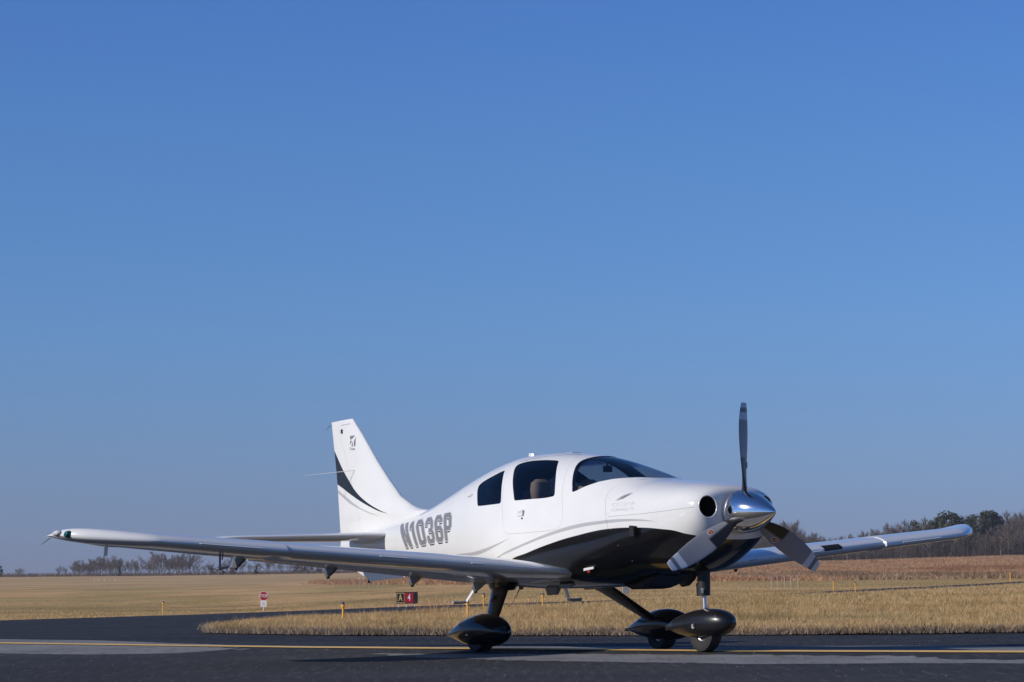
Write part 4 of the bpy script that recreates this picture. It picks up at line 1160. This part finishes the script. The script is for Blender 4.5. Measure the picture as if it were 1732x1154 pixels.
    MB().loft([[(-3.02, s_ * y, zz - .03), (-3.06, s_ * (y + .012), zz - .03), (-3.10, s_ * y, zz - .03), (-3.06, s_ * (y - .012), zz - .03)],
               [(-3.03, s_ * y, zz - (.115 if s_ < 0 else .05)), (-3.06, s_ * (y + .006), zz - (.12 if s_ < 0 else .05)), (-3.11, s_ * y, zz - (.125 if s_ < 0 else .05)), (-3.06, s_ * (y - .006), zz - (.12 if s_ < 0 else .05))]]).build("fuel_vent" if s_ > 0 else "tie_down_tab", M_white, wing, smooth=False)
    if s_ < 0:      # pitot mast
        y = 4.02; zz = seat_z(y, -2.75)
        pm = MB().tube([(-2.80, -y, zz - .02), (-2.80, -y, zz - .175)], .010, 8); pm.tube([(-2.735, -y, zz - .02), (-2.76, -y, zz - .10)], .007, 8)
        pm.tube([(-2.81, -y, zz - .178), (-2.66, -y, zz - .172), (-2.63, -y, zz - .171)], [.011, .010, .005], 8)
        pm.build("pitot_mast", M_midgrey, wing)
    else:           # landing lights behind a dark window in the leading edge
        st = []
        for k in range(7):
            y = 2.66 + .26 * k / 6; rr = wing_ring(y, s_); i = max(range(len(rr)), key=lambda i: rr[i][0])
            up = Vector(rr[i - 4]); lo = Vector(rr[i + 3]); mid = Vector(rr[i])
            o = Vector((.004, 0, .002))
            st.append([up + o, Vector(rr[i - 2]) + o, mid + o, lo + o, lo - Vector((.02, 0, 0)), up - Vector((.02, 0, .004))])
        MB().loft(st).build("landing_light", M_duct, wing)

# ---- tail
def flat_ring(le, te, t, f):
    c = le - te
    return [f(le - x * c, zz * c) for x, zz in naca(t, 20, 0)]
M_fin = livery("white_fin_livery", ([(-7.62, 2.05), (-7.408, 1.967), (-7.374, 1.954), (-7.21, 1.883), (-7.073, 1.826), (-6.879, 1.749), (-6.687, 1.682), (-6.497, 1.622), (-6.253, 1.563)],
                                   [(-7.62, 2.47), (-7.467, 2.301), (-7.437, 2.267), (-7.328, 2.149), (-7.151, 1.99), (-7.034, 1.893), (-6.802, 1.762), (-6.497, 1.642), (-6.253, 1.564)]),
               [([(-7.6, 1.95), (-7.378, 1.857), (-7.349, 1.844), (-7.21, 1.776), (-7.034, 1.711), (-6.879, 1.663), (-6.649, 1.599), (-6.422, 1.561)], [(-7.6, 2.0), (-7.388, 1.901), (-7.359, 1.888), (-7.21, 1.822), (-7.034, 1.741), (-6.879, 1.683), (-6.649, 1.614), (-6.422, 1.562)])])
zl = [.885, .93, .97, 1.05, 1.25, 1.40, 1.50, 1.545, 1.562, 1.580, 1.605, 1.64, 1.69, 1.755, 1.85, 1.954, 2.182, 2.504, 2.62, 2.675, 2.70]
le_pts = [(.88, -6.10), (.955, -6.02), (1.05, -5.95), (1.25, -5.85), (1.45, -5.35), (1.53, -5.36), (1.559, -5.52), (1.577, -5.685), (1.60, -5.80), (1.64, -5.918), (1.755, -6.153), (1.954, -6.391), (2.182, -6.633), (2.504, -6.94), (2.68, -7.115), (2.71, -7.15)]
te_pts = [(.88, -6.82), (.93, -6.88), (1.033, -7.17), (1.20, -7.26), (1.362, -7.345), (1.372, -7.41), (1.469, -7.422), (1.946, -7.472), (2.281, -7.522), (2.706, -7.599)]
rings = []
for z in zl:
    le = float(np.interp(z, [p[0] for p in le_pts], [p[1] for p in le_pts])); te = float(np.interp(z, [p[0] for p in te_pts], [p[1] for p in te_pts]))
    c = le - te; th = min(.16, .105 * c) * (.6 if z < 1.0 else 1) * (.8 if z > 2.69 else 1)
    rings.append(flat_ring(le, te, th / c, lambda x, w, z=z: (x, w, z + (-.014 * (x + 7.6) if z > 2.6 else 0))))
FN = MB().loft(rings).mesh("fin_form", M_fin)
hinge = [(-7.50, 2.80), (-7.36, 2.50), (-7.073, 1.902), (-6.976, 1.686), (-6.93, 1.50), (-6.88, .80)]
rud_poly = hinge + [(-7.9, .80), (-7.9, 2.80)]
fin_me = boolean(FN.copy(), solid(MB().prism([(x - .0 , z) for x, z in hinge] + [(-7.9, .8), (-7.9, 2.8)], 1, -.3, .3), M_fin), 'DIFFERENCE')
rud_me = boolean(FN.copy(), solid(MB().prism([(x - .0018, z) for x, z in hinge] + [(-7.9, .8), (-7.9, 2.8)], 1, -.3, .3), M_fin), 'INTERSECT')
finish(fin_me, True, 30); finish(rud_me, True, 30)
fin = part("tail_fin", fin_me); rudder = part("rudder", rud_me)
def fin_half(x, z):
    le = float(np.interp(z, [p[0] for p in le_pts], [p[1] for p in le_pts])); te = float(np.interp(z, [p[0] for p in te_pts], [p[1] for p in te_pts]))
    c = le - te; t = min(.16, .105 * c) / c; q = min(1, max(.001, (le - x) / c))
    return c * (5 * t * (.2969 * math.sqrt(q) - .126 * q - .3516 * q * q + .2843 * q ** 3 - .1024 * q ** 4) + .0012 * q)
for s_ in (-1, 1):
    # emblem on the fin: a square block cut by two rising blades, the maker's name below
    v = []; f = []
    for poly in ([(-7.146, 2.504), (-7.044, 2.499), (-7.099, 2.466), (-7.146, 2.462)], [(-7.143, 2.449), (-7.104, 2.447), (-7.140, 2.400)], [(-7.111, 2.381), (-7.085, 2.379), (-7.085, 2.438), (-7.104, 2.404)], [(-7.062, 2.381), (-7.028, 2.380), (-7.028, 2.478), (-7.062, 2.436)]):
        k = len(v)
        for x, z in poly: v.append((x, s_ * (fin_half(x, z) + .002), z))
        f.append(tuple(range(k, k + len(poly))))
    part("fin_emblem", mesh("fin_emblem", v, f, M_grey, False))
    tq = [(-7.154, 2.347), (-7.036, 2.337), (-7.036, 2.368), (-7.154, 2.378)]
    if s_ > 0: tq = [tq[1], tq[0], tq[3], tq[2]]
    wrapped("fin_lettering", [(text_mesh("Cessna"), 0, 0, .002, M_grey)], tq, fin_half, s_, 6, 2)
    # whisker antenna
    MB().tube([(-7.03, s_ * .03, 2.115), (-7.22, s_ * .25, 2.10), (-7.40, s_ * .47, 2.085)], [.0045, .0035, .0025], 6).build("whisker_antenna", M_white, plane, BO)
    MB().box((-7.33, s_ * .032, 2.572), (.022, .012, .045)).build("rudder_bracket", M_blackmatt, rudder)
    MB().box((-7.25, s_ * .024, 2.640), (.18, .006, .007)).build("rudder_tip_seam", M_midgrey, rudder)
MB().tube([(-7.59, 0, 2.665), (-7.66, 0, 2.66), (-7.72, 0, 2.625)], [.004, .003, .002], 5).build("static_wick", M_wire, rudder)
MB().tube([(-6.83, 0, .90), (-6.83, 0, .865)], .012, 8).build("tie_down_ring", M_blackmatt, plane, BO)
for s_ in (-1, 1):
    rings = []
    YS = [.02, .10, .3, .7, 1.1, 1.5, 1.8, 1.92, 2.02, 2.09, 2.125, 2.14]
    for y in YS:
        a = y - .10; le = -6.155 - .15 * a; te = -7.10 + .06 * a; t = .10
        if y > 1.8:
            q = (y - 1.8) / .345; e = math.sqrt(max(0, 1 - q * q)); le -= .25 * (1 - e); t *= .4 + .6 * e
        rings.append(flat_ring(le, te, t, lambda x, w, y=y: (x, s_ * y, 1.345 + w + .0 * y)))
    T = MB().loft(rings).mesh("tailplane_form", M_wing)
    el = [(-6.80, .12), (-6.78, 1.86), (-7.3, 1.86), (-7.3, .12)]
    tp = boolean(T.copy(), solid(MB().prism(grow([(x, s_ * y) for x, y in el], .003), 2, 1, 2), M_wing), 'DIFFERENCE')
    ev = boolean(T.copy(), solid(MB().prism([(x, s_ * y) for x, y in el], 2, 1, 2), M_wing), 'INTERSECT')
    finish(tp, True, 30); finish(ev, True, 30)
    st = part("tailplane", tp); link("elevator", ev, st)

# ---- propeller
prop = pempty("propeller")
HX, HZ, PR = -.395, 1.098, .985
sp = [(-.452, .186), (-.44, .192), (-.40, .1915), (-.33, .185), (-.26, .170), (-.19, .143), (-.12, .107), (-.06, .070), (-.01, .038), (.018, .016), (.028, .003)]
SPROT = R(4.6)
SPC = (-.452, 0, HZ + .030)
MB().lathe([(h + .452, r) for h, r in sp], (0, 0, 0), 0, 64).build("spinner", M_chrome, prop, SPC, rot=(0, SPROT, 0))
MB().lathe([(-.010, .18), (-.006, .1935), (.004, .1945), (.010, .19)], (0, 0, 0), 0, 64).build("spinner_backplate", M_alu, prop, SPC, rot=(0, SPROT, 0))
scr = MB()
for k in range(18):
    t = k * math.pi / 9 + .1; scr.lathe([(-.004, .004), (.004, .004)], (.03, .1925 * math.cos(t), .1925 * math.sin(t)), 0, 6)
scr.build("spinner_screw", M_wire, prop, SPC, rot=(0, SPROT, 0))
GB, LG, DK, BOOT = (.20, .205, .23), (.52, .55, .60), (.13, .135, .16), (.008, .008, .009)
def blade_mesh():
    NR, NC = 60, 24
    v = []; cols = []
    for i in range(NR + 1):
        r = .15 + (PR - .15) * (i / NR) ** .96
        q = r / PR
        ch = float(np.interp(q, [.15, .22, .3, .42, .55, .68, .8, .9, .96, 1.0], [.085, .105, .150, .190, .203, .196, .172, .140, .112, .088]))
        th = float(np.interp(q, [.15, .25, .4, .6, .8, 1.0], [.060, .042, .028, .019, .013, .008]))
        tw = R(float(np.interp(q, [.15, .3, .5, .75, 1.0], [52, 44, 34, 25, 19])))
        sw = float(np.interp(q, [.15, .5, .85, 1.0], [0, .005, 0, -.012]))
        for j in range(NC):
            t = 2 * math.pi * j / NC
            u = math.cos(t) * .5; w = math.sin(t) * .5
            w = w * (1 - .35 * u) * th; a = u * ch + sw + ch * .05
            if q > .985: a *= .97
            # chord: leading edge towards -y and forward for the upright blade
            v.append((HX + a * math.sin(tw) + w * math.cos(tw), -a * math.cos(tw) + w * math.sin(tw), r))
            c = GB
            if q > .955: c = LG
            elif q > .905: c = DK
            elif q > .845: c = LG
            elif q < .50 and u > -.03: c = BOOT
            elif q < .24: c = BOOT
            cols.append((*c, 1))
    f = []
    for i in range(NR):
        for j in range(NC):
            a = i * NC + j; b = i * NC + (j + 1) % NC
            f.append((a, b, b + NC, a + NC))
    f.append(tuple(range(NC))[::-1]); f.append(tuple(NR * NC + j for j in range(NC)))
    me = mesh("propeller_blade", v, f, M_blade, True, 50)
    at = me.color_attributes.new("paint", 'FLOAT_COLOR', 'POINT')
    at.data.foreach_set("color", [x for c in cols for x in c])
    return me
bm_ = blade_mesh()
for k in range(3):
    ang = R(120 * k - 0.6)
    b = link("blade", bm_, prop, (0, 0, HZ), (ang, PITCH, 0))
    # maker's oval on the camera side of the blade, at 45 % radius
    dm = MB()
    tw = R(36)
    def on(a, r, w): return (HX + a * math.sin(tw) + w * math.cos(tw), -a * math.cos(tw) + w * math.sin(tw), r)
    for rad, w, m in ((1.0, .0155, M_lightgrey), (.86, .0165, M_red if k else M_red)):
        pass
    v = [on(-.035 + .028 * math.cos(t), .425 + .036 * math.sin(t), .0150) for t in np.arange(0, 6.28, 6.2832 / 24)]
    v2 = [on(-.035 + .022 * math.cos(t), .425 + .029 * math.sin(t), .0162) for t in np.arange(0, 6.28, 6.2832 / 24)]
    v3 = [on(-.035 + a, .425 + r, .0172) for a, r in ((-.016, -.006), (.016, -.006), (.016, .006), (-.016, .006))]
    me = bpy.data.meshes.new("blade_decal"); me.from_pydata(v + v2 + v3, [], [tuple(range(24)), tuple(range(24, 48)), (48, 49, 50, 51)])
    dcol = [M_lightgrey, mat("decal_orange_red", (.34, .09, .04), .5), mat("decal_ochre", (.45, .24, .12), .5)] if k == 0 else dcol
    for m in dcol: me.materials.append(m)
    me.polygons.foreach_set("material_index", [0, 1, 2])
    link("blade_decal", me, prop, (0, 0, HZ), (ang, PITCH, 0))

# ---- landing gear
def pant(x0, x1, yc, ztop, zbot, hw, zt, zn, ex=.72, sq=.88, tail=.07):
    """wheel fairing: tail at x0, nose at x1; zt / zn heights of tail and nose tip"""
    rings = []
    N = 40
    for i in range(N + 1):
        t = i / N                                   # 0 tail .. 1 nose
        x = x0 + (x1 - x0) * (1 - (1 - t) ** 1.0)
        s_ = (math.sin(math.pi * min(1, t / 1.26)) ** ex if t < .63 else max(0, 1 - ((t - .63) / .372) ** 2.5) ** .5)
        s_ = max(s_, tail) if t < .63 else max(s_, .05)
        zc = zt + (zn - zt) * t; mid = (ztop + zbot) / 2
        w = math.sin(math.pi * t) ** .7 if 0 < t < 1 else 0
        zc = zc * (1 - w) + mid * w; h = (ztop - zbot) / 2 * s_
        ww = hw * max(.06, s_ ** .9)
        if t < .2: ww = hw * max(.06, t / .2 * (math.sin(math.pi * .2 / 1.26) ** (.9 * ex)))
        rings.append([(x, yc + ww * math.copysign(abs(math.cos(q)) ** sq, math.cos(q)), zc + h * math.copysign(abs(math.sin(q)) ** sq, math.sin(q))) for q in [2 * math.pi * j / 28 for j in range(28)]])
    return MB().loft(rings)
def wheel(par, x, y, zg, rad, wid, rim):
    prof = [(-wid / 2 * k, rad * r) for k, r in ((.55, rim), (.80, rim + .03), (.96, .74), (1.0, .84), (.92, .94), (.6, .99), (0, 1.0))]
    prof += [(-a, b) for a, b in prof[-2::-1]]
    MB().lathe(prof, (x, y, zg + rad), 1, 40).build("tyre", M_rubber, par)
    hub = [(-wid / 2 * .58, .0001), (-wid / 2 * .58, rad * rim * .35), (-wid / 2 * .35, rad * rim * .5), (-wid / 2 * .62, rad * rim), (wid / 2 * .62, rad * rim), (wid / 2 * .35, rad * rim * .5), (wid / 2 * .58, rad * rim * .35), (wid / 2 * .58, .0001)]
    MB().lathe(hub, (x, y, zg + rad), 1, 32).build("wheel_rim", M_alu, par)
for s_ in (-1, 1):
    gear = pempty("main_gear")
    zg = local_ground(-3.04, s_ * 1.09) - .004
    wheel(gear, -3.04, s_ * 1.09, zg, .166, .150, .45)
    p = pant(-3.64, -2.60, s_ * 1.09, .372, .058, .155, .190, .170, 1.12, 1.03, .10)
    po = p.build("wheel_fairing", M_black, gear)
    MB().box((-3.06, s_ * 1.238, .176), (.035, .006, .012)).build("fairing_tab", M_lightgrey, gear)
    rings = []
    for t in np.linspace(0, 1, 9):
        x = -3.47 + .44 * t; y = s_ * (.54 + .44 * t); z = .70 - .44 * t; c = .165 - .075 * t; th = .030 - .006 * t
        rings.append([(x + c * math.cos(q), y + s_ * th * math.sin(q) * .7, z + th * math.sin(q) * .7) for q in [2 * math.pi * j / 20 for j in range(20)]])
    MB().loft(rings).build("gear_leg", M_black, gear)
    MB().loft([[(-3.42 + (.24 * k) * math.cos(q), s_ * (.56 + .10 * math.sin(q) * k), zz) for q in [2 * math.pi * j / 16 for j in range(16)]] for k, zz in ((1.0, .70), (.9, .645), (.7, .60))]).build("leg_root_fairing", M_black, gear)
ng = pempty("nose_gear")
NX = -1.0
zg = local_ground(NX + .01, 0) - .004
wheel(ng, NX + .01, 0, zg, .178, .125, .42)
pant(-1.575, -.605, 0, .290, .028, .150, .150, .150, .80, .92, .22).build("wheel_fairing", M_satin, ng)
MB().tube([(NX + .005, 0, .86), (NX + .0, 0, .60), (NX - .002, 0, .41)], [.062, .060, .058], 20).build("gear_leg", M_blackmatt, ng)
MB().loft([[(NX - .10, -.012, .53), (NX - .05, -.02, .53), (NX - .05, .02, .53), (NX - .10, .012, .53)], [(NX - .095, -.012, .412), (NX - .05, -.02, .412), (NX - .05, .02, .412), (NX - .095, .012, .412)]]).build("leg_fillet", M_blackmatt, ng)
MB().tube([(NX - .0, 0, .44), (NX + .012, 0, .255)], .021, 16).build("oleo_strut", M_alu, ng)
MB().lathe([(-.01, .034), (.0, .036), (.012, .028)], (NX + .012, 0, .290), 2, 16).build("strut_collar", M_alu, ng)
sh = MB().box((NX + .040, -.050, .468), (.030, .016, .016)); sh.box((NX + .045, -.054, .452), (.012, .014, .036)); sh.build("tow_lug", M_alu, ng)
# small round access plug and screw on the nose fairing
MB().lathe([(-.004, .022), (.0, .024), (.004, .020)], (-.985, -.1475, .135), 1, 20).build("fairing_plug", M_midgrey, ng)
MB().lathe([(-.006, .013), (.005, .012)], (-.965, -.150, .142), 1, 16).build("plug_hole", M_duct, ng)

# ---- below the belly: exhaust, cowl flap lip, steps, antennas
for y, x, z in ((-.05, -1.14, .56), (.06, -1.27, .555)):
    MB().tube([(x + .06, y, .66), (x + .02, y, .60), (x - .05, y, z), (x - .12, y, z - .01)], [.04, .045, .042, .036], 14).build("exhaust_pipe", M_duct, plane, BO)
MB().loft([[(-1.25, -.26, .66), (-1.25, .26, .66), (-1.90, .26, .62), (-1.90, -.26, .62)], [(-1.42, -.24, .600), (-1.42, .24, .600), (-1.88, .24, .56), (-1.88, -.24, .56)], [(-1.74, -.19, .520), (-1.74, .19, .520), (-1.845, .18, .516), (-1.845, -.18, .516)]]).build("cowl_outlet_lip", M_black, plane, BO)
for s_ in (-1, 1):
    stp = pempty("boarding_step")
    rings = []
    for x, y, z in ((-3.90, s_ * .46, .80), (-3.925, s_ * .53, .69), (-3.978, s_ * .630, .522)):
        rings.append([(x + .026 * math.cos(q), y + .010 * math.sin(q), z + .004 * math.sin(q)) for q in [2 * math.pi * j / 12 for j in range(12)]])
    MB().loft(rings).build("step_strut", M_white, stp)
    MB().tube([(-3.978, s_ * .615, .524), (-3.980, s_ * .70, .518), (-3.982, s_ * .785, .520)], [.015, .016, .018], 10).build("step_tread", M_midgrey, stp)
MB().loft([[(-2.48, -.36, .625), (-2.54, -.33, .60), (-2.74, -.33, .605), (-2.74, -.36, .63)], [(-2.50, -.39, .612), (-2.56, -.39, .575), (-2.73, -.39, .585), (-2.73, -.39, .625)]]).build("inspection_fairing", M_midgrey, plane, BO, False)
MB().loft([[(-2.98, -.17, .62), (-2.98, -.23, .62), (-3.20, -.23, .63), (-3.20, -.17, .63)], [(-3.03, -.18, .535), (-3.03, -.22, .535), (-3.16, -.22, .535), (-3.16, -.18, .535)]]).build("belly_antenna", M_midgrey, plane, BO, False)
MB().tube([(-3.90, 0, .69), (-3.96, 0, .63), (-4.02, 0, .56), (-4.10, 0, .49)], [.008, .006, .004, .003], 6).build("whip_antenna", M_wire, plane, BO)
MB().loft([[(-3.86, -.008, .70), (-3.86, .008, .70), (-3.98, .008, .70), (-3.98, -.008, .70)], [(-3.90, -.006, .63), (-3.90, .006, .63), (-3.94, .006, .63), (-3.94, -.006, .63)]]).build("antenna_base", M_blackmatt, plane, BO, False)

# the outline was surveyed with upright sections: lean them with the parked attitude of the aircraft
done = set()
for o in plane.children_recursive:
    if o.type != 'MESH': continue
    if any(abs(a) > 1e-6 for a in o.rotation_euler) or abs(o.location.z - BO.z) > 1e-6 and o.location.length > 1e-6:
        o.location.x += PITCH * o.location.z
        continue
    if o.data.name in done: continue
    done.add(o.data.name)
    n = len(o.data.vertices); co = np.empty(n * 3, np.float32); o.data.vertices.foreach_get("co", co)
    co = co.reshape(-1, 3); co[:, 0] += PITCH * co[:, 2]
    o.data.vertices.foreach_set("co", co.ravel()); o.data.update()
